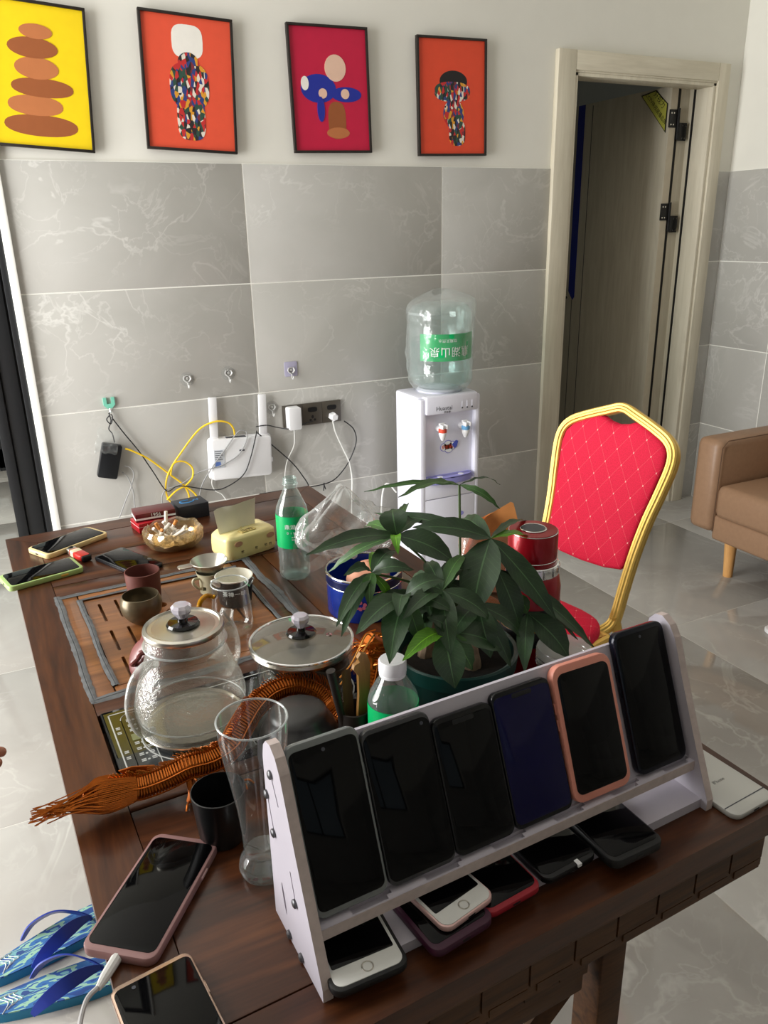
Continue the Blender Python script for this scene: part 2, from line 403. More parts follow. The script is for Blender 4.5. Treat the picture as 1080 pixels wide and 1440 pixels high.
for y in (.668, .748): obj('groove', MB().box(2.0688, 2.0704, y, y+.004, .02, 1.95 if y < .7 else .985), MT['grv'], leaf, ang=0)
h = obj('handle_plate', MB().box(2.058, 2.07, .835, .868, .84, 1.06, b=.003), MT['blk'], leaf)
obj('lever', MB().tube(spl([(2.058, .85, 1.0), (2.03, .85, 1.0), (2.022, .84, 1.0), (2.022, .74, 1.0)], 4), .008, 8), MT['blk'], leaf)
obj('number_plate', MB().box(2.0675, 2.0705, .82, .875, 1.783, 1.803), plain('plate_bronze', (70, 62, 34), 0.5), leaf)
hg = MB()
for z in (1.79, 1.39, .25):
    hg = MB(); hg.box(2.066, 2.11, .128, .1345, z, z+.075, b=.001); hg.lathe([(.006, z-.05), (.006, z+.08)], 10, (2.117, .125)); hg.box(2.12, 2.166, .118, .124, z-.055, z+.02, b=.001)
    hh = obj('hinge', hg, MT['blk'], door)
    s = MB()
    for dx, dz in ((2.075, .012), (2.09, .012), (2.075, .06), (2.09, .06)): s.lathe([(.0035, 0), (.0035, .0015)], 8, M=Matrix.Translation((dx, .128, z+dz)) @ Matrix.Rotation(PI/2, 4, 'X'))
    for dx, dz in ((2.14, -.045), (2.155, -.045), (2.14, .008), (2.155, .008)): s.lathe([(.0035, 0), (.0035, .0015)], 8, M=Matrix.Translation((dx, .118, z+dz)) @ Matrix.Rotation(PI/2, 4, 'X'))
    obj('screws', s, MT['chrome'], hh)
# yellow sticker stuck across the leaf corner
MT['sgn'] = plain('sticker_yellow', (196, 196, 84), 0.5, var=0.03); MT['ink'] = plain('ink_black', (28, 28, 22), 0.6)
sq = [(.326, 1.946), (.232, 1.957), (.150, 1.890), (.150, 1.770)]
sg = obj('sticker', MB().prism(sq, 2.0672, 2.0704, 'x'), MT['ink'], leaf, ang=0)
cx = sum(p[0] for p in sq)/4; cz = sum(p[1] for p in sq)/4
obj('sticker_face', MB().prism([(cx+(a-cx)*.92, cz+(b_-cz)*.92) for a, b_ in sq], 2.0665, 2.0673, 'x'), MT['sgn'], sg, ang=0)
dv = Vector((0, .150-.326, 1.770-1.946)).normalized()
Rt = Matrix((dv, Vector((-1, 0, 0)).cross(dv), Vector((-1, 0, 0)))).transposed().to_4x4()
txt('lettering', 'CCTV央视展播品牌', .023, MT['ink'], sg, Matrix.Translation((2.0662, .222, 1.878)) @ Rt)
txt('lettering', '好视力', .032, MT['ink'], sg, Matrix.Translation((2.0662, .204, 1.912)) @ Rt)

# ------------------------------------------------------------------ posters (plain abstract stand-ins)
def confetti(name):
    m, nt, b = newmat(name); v = nd(nt, 'ShaderNodeTexVoronoi', None, Vector=coords(nt, 'Object', (1, 1, .55), (0, .6, 0)), Scale=110.0)
    c = v.outputs['Color']; s = nd(nt, 'ShaderNodeSeparateColor', None, i0=c)
    nt.links.new(ramp(nt, s.outputs[0], [(0, lin((36, 30, 32))), (.2, lin((190, 40, 40))), (.4, lin((222, 214, 200))), (.55, lin((40, 74, 60))), (.7, lin((214, 150, 40))), (.82, lin((40, 60, 120))), (.92, lin((120, 40, 50)))]), b.inputs['Base Color'])
    b.inputs['Roughness'].default_value = .6
    n = [q for q in nt.nodes if q.type == 'VALTORGB'][0]; n.color_ramp.interpolation = 'CONSTANT'; return m
MT['conf'] = confetti('poster_confetti')
def pcol(n, c): return plain(n, c, .55, var=.03)
cl = {'yellow': pcol('poster_yellow', (238, 205, 8)), 'orange': pcol('poster_orange', (226, 84, 56)), 'crimson': pcol('poster_crimson', (192, 22, 62)), 'orange2': pcol('poster_vermilion', (222, 74, 44)),
      'brown': pcol('poster_brown', (150, 84, 44)), 'brown2': pcol('poster_tan', (184, 112, 66)), 'white': pcol('poster_white', (236, 232, 224)), 'blue': pcol('poster_blue', (30, 44, 150)),
      'pale': pcol('poster_pale', (226, 188, 166)), 'black': pcol('poster_black', (30, 26, 26))}
def ell(x, z, rx, rz, n=26, pw=1.0):
    o = []
    for k in range(n):
        a = 2*PI*k/n; c, s = math.cos(a), math.sin(a)
        o.append((x+rx*math.copysign(abs(c)**pw, c), z+rz*math.copysign(abs(s)**pw, s)))
    return o
def poster(label, x, z, tilt, bgc, shapes):
    t = thing('poster', label, 'poster', Matrix.Translation((x, -.001, z)) @ Matrix.Rotation(math.radians(tilt), 4, 'Y'), 'framed posters along the white wall')
    fr = MB()
    for b in ((-.15, .15, .192, .2), (-.15, .15, -.2, -.192), (-.15, -.142, -.192, .192), (.142, .15, -.192, .192)): fr.box(b[0], b[1], -.016, 0, b[2], b[3], b=.001)
    obj('frame', fr, MT['frameblk'], t)
    p = obj('print', MB().box(-.1425, .1425, -.009, -.001, -.1925, .1925), cl[bgc] if isinstance(bgc, str) else bgc, t, ang=0)
    for k, (c, poly) in enumerate(shapes):
        obj('printed_shape', MB().prism(poly, -.0093-.0002*k, -.0088, 'y'), MT['conf'] if c == 'conf' else cl[c], p, ang=0)
poster('yellow poster with a tower of brown pebble shapes in a black frame', -.618, 1.83, 3.4, 'yellow',
       [('brown', ell(0, -.135, .105, .03, pw=.9)), ('brown2', ell(-.012, -.08, .078, .028, pw=.9)), ('brown', ell(.012, -.03, .088, .026, pw=.9)), ('brown2', ell(0, .022, .062, .03)), ('brown', ell(-.006, .076, .07, .028)), ('brown2', ell(.006, .12, .046, .02))])
poster('orange poster with a white topped speckled vase shape in a black frame', -.158, 1.832, 2.2, 'orange',
       [('white', ell(0, .122, .05, .048, pw=.6)), ('white', ell(0, .158, .03, .012)), ('conf', ell(0, .062, .034, .03)), ('conf', ell(0, -.005, .064, .068, pw=.7)), ('conf', ell(0, -.10, .046, .066, pw=.6))])
poster('crimson poster with blue, pale and brown pebble shapes in a black frame', .338, 1.838, -1.2, 'crimson',
       [('brown', ell(.02, -.095, .034, .06, pw=.7)), ('brown2', ell(.022, -.135, .044, .018)), ('blue', ell(-.045, .005, .066, .045)), ('blue', ell(.06, -.012, .058, .024)), ('pale', ell(.022, .07, .04, .042)), ('pale', ell(-.03, -.01, .016, .016)), ('pale', ell(.055, -.01, .016, .016)), ('white', ell(-.095, .02, .014, .022)), ('blue', ell(-.04, -.06, .014, .04))])
poster('vermilion poster with a black topped speckled urn shape in a black frame', .834, 1.837, -1.2, 'orange2',
       [('black', ell(.005, .055, .06, .036)), ('conf', ell(-.0, .02, .078, .034, pw=.8)), ('conf', ell(.005, -.055, .045, .05)), ('conf', ell(.02, -.12, .036, .045, pw=.7))])

# ------------------------------------------------------------------ water dispenser
MT['disp'] = plain('dispenser_white', (232, 232, 244), .3, var=.01); MT['disp2'] = MT['disp']
MT['lilac'] = plain('dispenser_lilac', (150, 148, 214), .35, var=.03); MT['red'] = plain('tap_red', (222, 82, 60), .4); MT['sky'] = plain('tap_blue', (110, 170, 216), .4)
MT['grey'] = plain('grey_print', (70, 72, 80), .5)
D = thing('water_dispenser', 'white floor standing water dispenser with hot and cold taps', 'water dispenser', Matrix.Translation((.667, -.19, 0)))
bd = MB(); W2 = .134
bd.box(-W2, W2, -.085, .10, .0, .775, b=.012); bd.box(-W2, -W2+.028, -.112, -.08, .0, .768, b=.008); bd.box(W2-.022, W2, -.112, -.08, .0, .768, b=.008); bd.box(-W2+.02, W2-.02, -.112, -.08, .3645, .43, b=.002); bd.box(-W2+.02, W2-.02, -.112, -.08, .0, .3615, b=.002)
bd.box(-W2+.022, W2-.016, -.122, -.08, .705, .778, b=.010)
obj('body', bd, MT['disp'], D)
obj('recess_panel', MB().box(-W2+.026, W2-.02, -.09, -.084, .42, .71), MT['disp2'], D)
tr = MB()
def fn(s_, t_):
    a = PI*s_; return Vector((-.004+math.cos(a)*.104, -.105-math.sin(a)*.035, .428+t_*.026))
tr.grid(fn, 20, 3); tr.prism([(fn(k/19, 0).x, fn(k/19, 0).y) for k in range(20)], .45, .455); tr.prism([(fn(k/19, 0).x, fn(k/19, 0).y) for k in range(20)], .428, .43)
tr.box(-.108, .1, -.11, -.08, .428, .455)
tp = obj('drip_tray', tr, MT['lilac'], D)
for x in (-.05, .045): obj('drip_hole', MB().lathe([(.012, 0), (.012, .0012)], 16, (x, -.118), M=Matrix.Translation((0, 0, .4545))), MT['disp2'], tp)
for k, x in enumerate((-.045, .058)):
    tp = MB(); tp.tube([(x, -.085, .645), (x, -.12, .645)], .012, 12); tp.lathe([(.014, .64), (.016, .63), (.012, .618), (.0075, .608), (.006, .605)], 14, (x, -.128)); tp.lathe([(.013, .65), (.013, .656)], 14, (x, -.128))
    tp = obj('tap', tp, MT['white'], D)
    obj('tap_collar', MB().lathe([(.0155, .636), (.0165, .639), (.0165, .65), (.0145, .652)], 14, (x, -.128)), MT['red'] if k == 0 else MT['sky'], tp)
    lv = MB(); lv.box(x-.013, x-.006, -.15, -.12, .652, .668, b=.002); lv.box(x+.006, x+.013, -.15, -.12, .652, .668, b=.002); lv.box(x-.013, x+.013, -.126, -.118, .655, .672, b=.002)
    obj('tap_lever', lv, MT['white'], tp)
RX = Matrix.Rotation(PI/2, 4, 'X')
txt('brand_lettering', 'Huastai', .024, MT['grey'], D, Matrix.Translation((-.035, -.1222, .728)) @ RX)
txt('brand_lettering', '华仕泰', .010, MT['grey'], D, Matrix.Translation((-.022, -.1222, .712)) @ RX)
for k in range(3):
    x = .045+.022*k
    obj('indicator', MB().box(x-.003, x+.003, -.1226, -.121, .722, .748), MT['disp2'], D); obj('indicator_light', MB().lathe([(.0035, 0), (.0035, .001)], 8, M=Matrix.Translation((x, -.1222, .722)) @ RX), MT['grey'], D)
ck = MB(); 
for x, z, r in ((-.022, .565, .017), (-.004, .572, .02), (.016, .568, .018), (0, .558, .02)): ck.lathe([(r, 0), (r, .0008)], 18, M=Matrix.Translation((x+.004, -.0905, z)) @ RX)
ck = obj('cloud_sticker', ck, MT['lilac'], D)
c2 = MB()
for x, z, r in ((-.022, .565, .014), (-.004, .572, .017), (.016, .568, .015), (0, .558, .017)): c2.lathe([(r, 0), (r, .0008)], 18, M=Matrix.Translation((x+.004, -.0915, z)) @ RX)
obj('sticker_face', c2, MT['white'], ck); txt('sticker_lettering', '安全童锁', .016, MT['red'], ck, Matrix.Translation((.002, -.0928, .565)) @ RX)
obj('sticker_fin', MB().prism([(.018, .572), (.036, .588), (.046, .584), (.04, .562), (.03, .555)], -.0935, -.092, 'y'), plain('sticker_blue', (80, 96, 190), .4), ck, ang=0)
for k in range(11):
    for yy in (-.05, .01): obj('vent_slot', MB().box(-W2-.0012, -W2+.001, yy, yy+.042, .48+k*.0155, .4865+k*.0155), MT['disp2'], D, ang=0)
obj('lower_emblem', MB().prism(ell(.052, .285, .012, .009), -.1135, -.1115, 'y'), MT['lilac'], D, ang=0)
obj('bottle_seat', MB().lathe([(.085, .77), (.088, .782), (.08, .788)], 32, (.01, 0)), MT['disp'], D)
# bottle upside down on the dispenser
MT['pet'] = thin('clear_bottle_plastic', (238, 246, 244), haze=.05, hcol=(222, 234, 232), edge=.22)
MT['wrap'] = thin('clear_wrap_film', (250, 252, 252), haze=.05, hcol=(240, 246, 244), edge=.26, bmp=1.0, bs=18, rough=.15)
MT['greenlab'] = plain('green_label', (0, 172, 96), .35, var=.03); MT['whiteink'] = plain('white_ink', (240, 246, 242), .5, var=.01)
G = thing('water_jug', 'large clear water jug with green label upside down on the dispenser, in plastic film', 'water bottle', Matrix.Translation((.682, -.19, .776)))
pf = [(.03, .0), (.075, .012), (.108, .03), (.118, .05), (.121, .10), (.117, .112), (.121, .124), (.121, .25), (.116, .262), (.121, .275), (.119, .30), (.105, .325), (.07, .338), (.0, .34)]
obj('jug_body', MB().lathe(pf, 40), MT['pet'], G)
obj('water', MB().lathe([(0, .004), (.07, .016), (.104, .033), (.115, .052), (.117, .20), (0, .20)], 36), thin('jug_water', (240, 248, 247), haze=.06, hcol=(196, 214, 212), ior=1.33), G)
lb = MB(); lb.grid(lambda s_, t_: Vector((.1225*math.cos(-2.75+s_*2.3), .1225*math.sin(-2.75+s_*2.3), .128+t_*.10)), 30, 2)
lb = obj('label', lb, MT['greenlab'], G)
def curved_text(parent, body, size, r, zc, ang0, mat, flip=False, name='lettering', dz=0):
    n = len(body)
    for k, ch in enumerate(body):
        if ch == ' ': continue
        a = ang0+((k-(n-1)/2)*size*1.05/r)*(1 if not flip else -1)
        Mx = Matrix.Translation((r*math.cos(a), r*math.sin(a), zc)) @ Matrix.Rotation(a+PI/2, 4, 'Z') @ RX
        if flip: Mx = Mx @ Matrix.Rotation(PI, 4, 'Z')
        txt(name, ch, size, mat, parent, Mx)
curved_text(lb, '鼎湖山泉', .04, .1232, .165, -1.75, MT['whiteink'], True); curved_text(lb, '饮用天然水', .014, .1232, .205, -1.85, MT['whiteink'], True)
def wrapf(s_, t_):
    a = 2*PI*s_; z = -.002+t_*.385
    r = .128+.012*noise.noise(Vector((math.cos(a)*2.2, math.sin(a)*2.2, z*9)))+.006*noise.noise(Vector((math.cos(a)*6, math.sin(a)*6, z*30)))
    if t_ < .12: r *= .62+.38*(t_/.12)**.5
    fl_ = max(0, math.cos(a-.2))**3*max(0, (t_-.3))*.03; r += fl_
    if t_ > .86: r *= 1-((t_-.86)/.14)**2.2*.75
    return Vector((r*math.cos(a), r*math.sin(a), z-(.02*max(0, -math.cos(a-.2)) if t_ > .8 else 0)))
obj('film_wrap', MB().grid(wrapf, 56, 40, closed_u=True), MT['wrap'], G, ang=60)

# ------------------------------------------------------------------ things on the back wall
def wl(pts, y=-.012, n=6): return spl([wallp(a, b, y) for a, b in pts], n)
def wl3(pts, n=6): return spl([wallp(a, b, y) for a, b, y in pts], n)
MT['yellow'] = plain('yellow_cable', (240, 200, 40), .45); MT['cable_w'] = plain('white_cable', (232, 232, 228), .45); MT['cable_b'] = plain('black_cable', (34, 34, 36), .5); MT['cable_g'] = plain('grey_cable', (150, 150, 150), .5)
MT['clear'] = thin('clear_pad_film', (250, 250, 250), haze=.04, edge=.0, fres=0.0)
MT['hookm'] = plain('hook_pale_metal', (206, 206, 204), .3, .35, var=.03)
def hook(px, py, label, pad, name='wall_hook'):
    P = wallp(px, py, -.0016); t = thing(name, label, 'hook', Matrix.Translation(P), 'stick-on hooks on the tiled wall' if pad is MT['clear'] else None)
    if pad is MT['clear']: obj('pad', MB().lathe([(.026, 0), (.026, .0015)], 24, M=RX), pad, t)
    else: obj('pad', MB().slab(.052, .056, 0, .002, .006, .0005, M=Matrix.Translation((0, 0, .006)) @ RX), pad, t)
    k = MB(); k.lathe([(.006, 0), (.006, .002), (.003, .004)], 14, M=Matrix.Translation((0, -.0015, .002)) @ RX); k.torus(.0105, .0018, (0, 0, 0), 18, 6, M=Matrix.Translation((0, -.004, .002)) @ RX)
    k.tube(spl([(-.009, -.004, .012), (-.013, -.006, .0), (-.004, -.007, -.01), (0, -.008, -.014), (0, -.010, -.024), (0, -.018, -.03), (0, -.026, -.026), (0, -.028, -.018)], 4), .0025, 6)
    k.tube(spl([(.009, -.004, .012), (.013, -.006, .0), (.004, -.007, -.01)], 4), .0025, 6)
    obj('metal_hook', k, MT['hookm'], t)
hook(263, 533, 'clear stick-on hook between the mint hook and the router antennas, higher than both', MT['clear'])
hook(321, 525, 'clear stick-on hook on the tile above the router', MT['clear'])
hook(382, 573, 'clear stick-on hook beside the row of wall sockets', MT['clear'])
hook(409, 521, 'metal hook on a square lilac pad above the sockets', plain('lilac_pad', (176, 172, 196), .4))
# mint hook
t = thing('utility_hook', 'mint green plastic hook holding a looped black cable', 'hook', Matrix.Translation(wallp(153, 566, -.001)))
mk = MB(); mk.prism([(-.019, .018), (-.008, .018), (-.008, -.004), (.008, -.004), (.008, .018), (.019, .018), (.019, -.008), (.008, -.02), (-.008, -.02), (-.019, -.008)], -.008, 0, 'y')
obj('plate', mk, plain('mint_plastic', (120, 196, 172), .45), t)
obj('hook_pin', MB().tube(spl([(0, -.004, -.016), (0, -.006, -.032), (0, -.016, -.038), (0, -.02, -.03)], 4), .0025, 6), MT['chrome'], t)
# black adapter box
A = wallp(154, 648, -.016)
t = thing('power_box', 'black box hanging by its cable from the mint hook, partly in clear film', 'adapter', Matrix.Translation(A) @ Matrix.Rotation(math.radians(16), 4, 'Y'))
obj('case', MB().slab(.068, .125, -.014, .014, .007, .003, M=Matrix.Rotation(PI/2, 4, 'X')), plain('box_black', (26, 28, 31), .35), t)
fb = MB(); fb.grid(lambda s_, q: Vector((-.02+(s_-.5)*.075+.012*noise.noise(Vector((s_*4, q*4, 1))), -.017-.012*abs(noise.noise(Vector((s_*5, q*5, 3)))), .03+q*.085+.01*noise.noise(Vector((s_*5, q*3, 9))))), 14, 14)
obj('film_scrap', fb, MT['wrap'], t, ang=60)
cb = MB(); cb.tube(wl([(153, 581), (156, 592), (153, 603), (158, 610), (161, 622)], -.014), .0022, 6); cb.tube(wl([(155, 583), (150, 590), (156, 596), (158, 586), (154, 580)], -.017), .0022, 6)
tag(obj('cable_loop', cb, MT['cable_b']), 'short knotted black cable looped over the mint hook', 'cable')
def cable(name, label, pts, r, mat, y=-.012, extra=()):
    m = MB(); m.tube(wl(pts, y) if len(pts[0]) == 2 else wl3(pts), r, 7)
    for e in extra: m.tube(wl(e, y) if len(e[0]) == 2 else wl3(e), r, 7)
    return tag(obj(name, m, mat), label, 'cable')
# router
Rt0 = wallp(337, 641, -.003)
t = thing('wifi_router', 'white router with two flat antennas standing up, fixed on the tiled wall', 'router', Matrix.Translation(Rt0) @ Matrix.Rotation(math.radians(2.5), 4, 'Y'))
obj('shell', MB().slab(.236, .158, .003, .036, .014, .006, M=Matrix.Rotation(PI/2, 4, 'X')), MT['white'], t)
for x in (-.098, .092):
    a = MB(); a.box(x-.0155, x+.0155, -.018, -.008, .055, .235, b=.003); a.box(x-.018, x+.018, -.022, -.004, .05, .082, b=.004)
    obj('antenna', a, MT['white'], t)
obj('back_rim', MB().slab(.248, .165, .0, .008, .016, .002, M=Matrix.Rotation(PI/2, 4, 'X')), MT['white'], t)
pl = obj('info_label', MB().box(-.108, -.068, -.0375, -.0355, -.03, .04), plain('label_grey', (214, 218, 224), .5), t, ang=0)
for k in range(5): obj('printed_line', MB().box(-.105, -.075-.006*(k % 2), -.0379, -.0374, .034-k*.008, .0365-k*.008), MT['grey'], pl, ang=0)
obj('printed_block', MB().box(-.104, -.084, -.0379, -.0374, -.026, -.006), plain('label_blue', (110, 140, 214), .5), pl, ang=0)
obj('vent_mark', MB().box(-.01, .01, -.0368, -.0358, .028, .034), MT['grey'], t, ang=0)
obj('port_row', MB().box(-.055, .02, -.026, -.008, .074, .082), MT['grey'], t)
obj('side_knob', MB().box(.116, .126, -.022, -.012, -.03, -.012, b=.002), MT['white'], t)
cable('network_cable', 'yellow network cable looping between the black box and the router', [(176, 631, -.02), (186, 634, -.02), (210, 646, -.014), (240, 668, -.012), (258, 682, -.012), (266, 698, -.014), (262, 710, -.014), (250, 711, -.014), (237, 702, -.012), (233, 684, -.012), (238, 663, -.016), (255, 636, -.018), (280, 604, -.018), (302, 593, -.030), (320, 594, -.030), (328, 602, -.024), (330, 612, -.016)], .0034, MT['yellow'],
      extra=[[(240, 668, -.015), (244, 652, -.018), (258, 649, -.018), (270, 657, -.017), (271, 670, -.017), (262, 682, -.018), (248, 690, -.018), (235, 703, -.017)], [(258, 682, -.016), (272, 692, -.017), (278, 702, -.017), (270, 711, -.016), (252, 712, -.016)]])
cable('power_cable', 'thin black cable sagging from the mint hook under the router to the sockets', [(157, 587, -.014), (175, 610, -.014), (195, 634, -.016), (215, 663, -.018), (234, 690, -.018), (248, 684, -.022), (262, 684, -.022), (300, 689, -.03), (320, 684, -.04), (342, 668, -.046), (352, 645, -.046), (360, 612, -.046), (361, 606, -.03)], .0022, MT['cable_b'])
cable('grey_lead', 'grey cable running down over the router shell to the table', [(345, 606, -.045), (335, 607, -.046), (318, 630, -.045), (300, 655, -.045), (285, 680, -.02), (279, 705, -.016), (277, 722, -.016)], .0022, MT['cable_g'],
      extra=[[(346, 606, -.045), (347, 618, -.045), (335, 640, -.045), (310, 655, -.045), (280, 664, -.018), (256, 680, -.018), (232, 690, -.016), (228, 706, -.015), (236, 720, -.015)]])
cable('black_lead', 'black cable falling from the router past the back edge of the table', [(361, 608, -.04), (385, 628, -.02), (410, 650, -.016), (424, 667, -.016), (434, 684, -.016), (425, 692, -.016)], .0024, MT['cable_b'])
cable('socket_lead', 'black cable curving down from the right socket and along the table edge', [(484, 592), (497, 603), (501, 620), (494, 642), (482, 662), (466, 677), (440, 684), (420, 686), (395, 690), (365, 695)], .0024, MT['cable_b'], -.014, extra=[[(455, 680, ), (458, 688)], [(456, 679), (455, 690)]])
cable('adapter_lead', 'black cable draped from the router side across the white charger', [(360, 600, -.03), (375, 598, -.02), (390, 601, -.02), (408, 603, -.045), (425, 597, -.03), (440, 592, -.02)], .002, MT['cable_b'])
cable('white_lead', 'thin white cable hanging from the black box', [(174, 655), (184, 658), (188, 668), (184, 686), (176, 706), (168, 728)], .002, MT['cable_g'], -.014, extra=[[(172, 664), (180, 672), (187, 690), (190, 718)]])
cable('white_patch', 'white cable dropping from the router bottom edge', [(300, 668, -.02), (298, 680, -.012), (303, 690, -.012), (312, 695, -.012), (320, 706, -.012)], .0022, MT['cable_w'])
# socket plates
MT['sock'] = plain('socket_bronze', (88, 82, 74), .3, .25, var=.05); MT['sockhole'] = plain('socket_hole', (16, 15, 15), .5)
for k, (lb, fn) in enumerate((('bronze wall socket under the white phone charger', 0), ('bronze wall socket with empty holes between two plugs', 1), ('bronze wall socket holding the white plug', 2))):
    x = .127+.0815*k
    t = thing('wall_socket', lb, 'socket', Matrix.Translation((x, -.001, .698)), 'row of three bronze wall sockets')
    obj('plate', MB().slab(.0808, .086, 0, .009, .002, .001, M=Matrix.Rotation(PI/2, 4, 'X')), MT['sock'], t)
    if k:
        for dx, dz, rx, rz in ((-.008, .017, .006, .007), (.01, .017, .006, .007), (0, -.012, .005, .007), (-.009, -.024, .005, .005), (.009, -.024, .005, .005)):
            obj('hole', MB().prism(ell(dx, dz, rx, rz, 12), -.0096, -.0085, 'y'), MT['sockhole'], t, ang=0)
        obj('hole_surround', MB().prism(ell(.001, .017, .020, .010, 18, .6), -.0092, -.0085, 'y'), MT['blk'], t, ang=0)
t = thing('phone_charger', 'white block charger plugged into the left bronze socket', 'charger', Matrix.Translation((.122, -.010, .695)))
obj('block', MB().slab(.052, .088, .002, .042, .008, .003, M=Matrix.Rotation(PI/2, 4, 'X')), MT['white'], t)
tag(obj('charger_cord', MB().tube(wl3([(413, 600, -.03), (414, 612, -.02), (413, 628, -.014), (404, 648, -.014), (401, 665, -.014), (400, 690, -.016)]), .0022, 7), MT['cable_w']), 'white cord hanging from the block charger behind the bottle', 'cable')
P = wallp(467, 585, -.012)
t = thing('power_plug', 'white hexagonal plug in the right bronze socket with its cord', 'plug', Matrix.Translation(P))
obj('plug_head', MB().lathe([(.017, 0), (.0175, .018), (.015, .03), (.012, .033)], 6, M=RX @ Matrix.Rotation(.3, 4, 'Z')), MT['white'], t)
tag(obj('plug_cord', MB().tube(wl3([(468, 592, -.03), (472, 608, -.024), (482, 630, -.016), (491, 650, -.014), (495, 672, -.014), (495, 694, -.014), (495, 740, -.014), (500, 800, -.014), (530, 806, -.02)]), .0032, 8), MT['cable_w']), 'thick white cord running down from the hexagonal plug', 'cable')
tag(obj('dispenser_cord', MB().tube(spl([(.535, -.085, .34), (.50, -.07, .38), (.482, -.06, .33), (.475, -.06, .2), (.48, -.07, .02), (.52, -.10, .006)], 6), .0035, 8), MT['cable_w']), 'white mains cord looping out beside the water dispenser', 'cable')

# ------------------------------------------------------------------ banquet chair
def redcloth(name):
    m, nt, b = newmat(name); v = nd(nt, 'ShaderNodeMapping', None, Vector=nd(nt, 'ShaderNodeTexCoord').outputs['UV'], Rotation=(0, 0, 0), Scale=(1, 1, 1)).outputs[0]
    s = nd(nt, 'ShaderNodeSeparateXYZ', None, i0=v); x, y = s.outputs[0], s.outputs[1]
    def lines(a):
        f = math_(nt, 'FRACT', math_(nt, 'MULTIPLY', a, 1/.042)); return math_(nt, 'ABSOLUTE', math_(nt, 'SUBTRACT', f, .5))
    a = lines(math_(nt, 'ADD', math_(nt, 'MULTIPLY', x, .86), math_(nt, 'MULTIPLY', y, .60))); b2 = lines(math_(nt, 'SUBTRACT', math_(nt, 'MULTIPLY', x, .86), math_(nt, 'MULTIPLY', y, .60)))
    ln = math_(nt, 'LESS_THAN', math_(nt, 'MINIMUM', a, b2), 0.011); dot = math_(nt, 'LESS_THAN', math_(nt, 'ADD', a, b2), .055)
    nz = nd(nt, 'ShaderNodeTexNoise', None, Vector=v, Scale=400.0, Detail=3.0).outputs[0]
    c0 = ramp(nt, nz, [(.3, lin((200, 4, 46))), (.7, lin((226, 10, 66)))])
    c1 = mixc(nt, math_(nt, 'MULTIPLY', ln, .30), c0, lin((240, 130, 130))); c2 = mixc(nt, math_(nt, 'MULTIPLY', dot, .75), c1, lin((250, 190, 180)))
    nt.links.new(c2, b.inputs['Base Color']); b.inputs['Roughness'].default_value = .8; b.inputs['Sheen Weight'].default_value = .08; b.inputs['Sheen Tint'].default_value = lin((255, 60, 100))
    bump(nt, b, nz, .25, .001); return m
MT['redcloth'] = redcloth('red_diamond_cloth'); MT['gold'] = plain('gold_tube', (222, 184, 96), .3, .6, var=.05)
th = 3.347; LEAN = .31
fwc = Vector((math.cos(th), math.sin(th), 0)); rtc = Vector((-fwc.y, fwc.x, 0))
CM = Matrix((rtc, -fwc, Vector((0, 0, 1)))).transposed().to_4x4(); CM.translation = Vector((.393, -1.393, 0))
CH = thing('banquet_chair', 'gold framed banquet chair with red diamond patterned back and seat', 'chair', CM)
tl = math.tan(LEAN)
def bp(a, h, d=0): return Vector((a, (h-.45)*tl+d*math.cos(LEAN), h-d*math.sin(LEAN)*0))     # chair local: x across, y backward, z up
half = [(0, .936), (.045, .923), (.11, .899), (.148, .880), (.168, .855), (.172, .82), (.163, .76), (.150, .69), (.142, .62), (.139, .56), (.138, .50), (.138, .46)]
pts = [bp(-a, h) for a, h in reversed(half[1:])]+[bp(a, h) for a, h in half]
low = [(.136, -.01, .432), (.125, -.035, .415), (.120, -.07, .41)]
pts = [Vector((-a, b, c)) for a, b, c in reversed(low)]+pts+[Vector(q) for q in low]
pp = spl(pts, 5)
fr = MB()
# rectangular ribbed tube: three parallel ribs give the grooved face
for dx in (-.0075, 0, .0075):
    rib = []
    for i, q in enumerate(pp):
        tn = (pp[min(i+1, len(pp)-1)]-pp[max(i-1, 0)]).normalized(); nr = Vector((0, math.cos(LEAN), -math.sin(LEAN))); sd = tn.cross(nr).normalized()
        rib.append(q+sd*dx-nr*(.0005 if dx else .003))
    fr.tube(rib, .0055, 7)
bk = []
for i, q in enumerate(pp): bk.append(q+Vector((0, .013, -.004)))
fr.tube(bk, .0125, 8)
obj('back_frame', fr, MT['gold'], CH)
def ringpad(outline, thick, d0, name, mat, uvs):
    m = MB(); n = len(outline); cx = sum(p[0] for p in outline)/n; cz = sum(p[1] for p in outline)/n; rings = []
    for f, d in ((1, d0), (1.0, d0-thick*.45), (.985, d0-thick*.75), (.95, d0-thick*.95), (.8, d0-thick*1.1), (.4, d0-thick*1.2)):
        rings.append([(cx+(a-cx)*f, cz+(b-cz)*f, d) for a, b in outline])
    vs = [q for r in rings for q in r]; fs = []
    for i in range(len(rings)-1):
        for k in range(n): fs.append((i*n+k, i*n+(k+1) % n, (i+1)*n+(k+1) % n, (i+1)*n+k))
    fs.append(tuple((len(rings)-1)*n+k for k in range(n))); fs.append(tuple(reversed(range(n))))
    m.add([uvs(*q) for q in vs], fs)
    me = m.mesh(name, mat, 50); uv = me.uv_layers.new(name='UVMap')
    for lp in me.loops: q = vs[lp.vertex_index]; uv.data[lp.index].uv = (q[0], q[1])
    return me
hp = [(0, .894), (.025, .898), (.045, .906), (.062, .908), (.10, .893), (.135, .876), (.153, .856), (.158, .825), (.150, .77), (.137, .69), (.129, .62), (.126, .572), (.118, .560), (.07, .551), (.0, .548)]
op = [(-a, b) for a, b in reversed(hp[1:-1])]; op = hp+op
link('backrest', ringpad(op, .022, .012, 'backrest', MT['redcloth'], lambda a, h, d: bp(a, h, d)), CH)
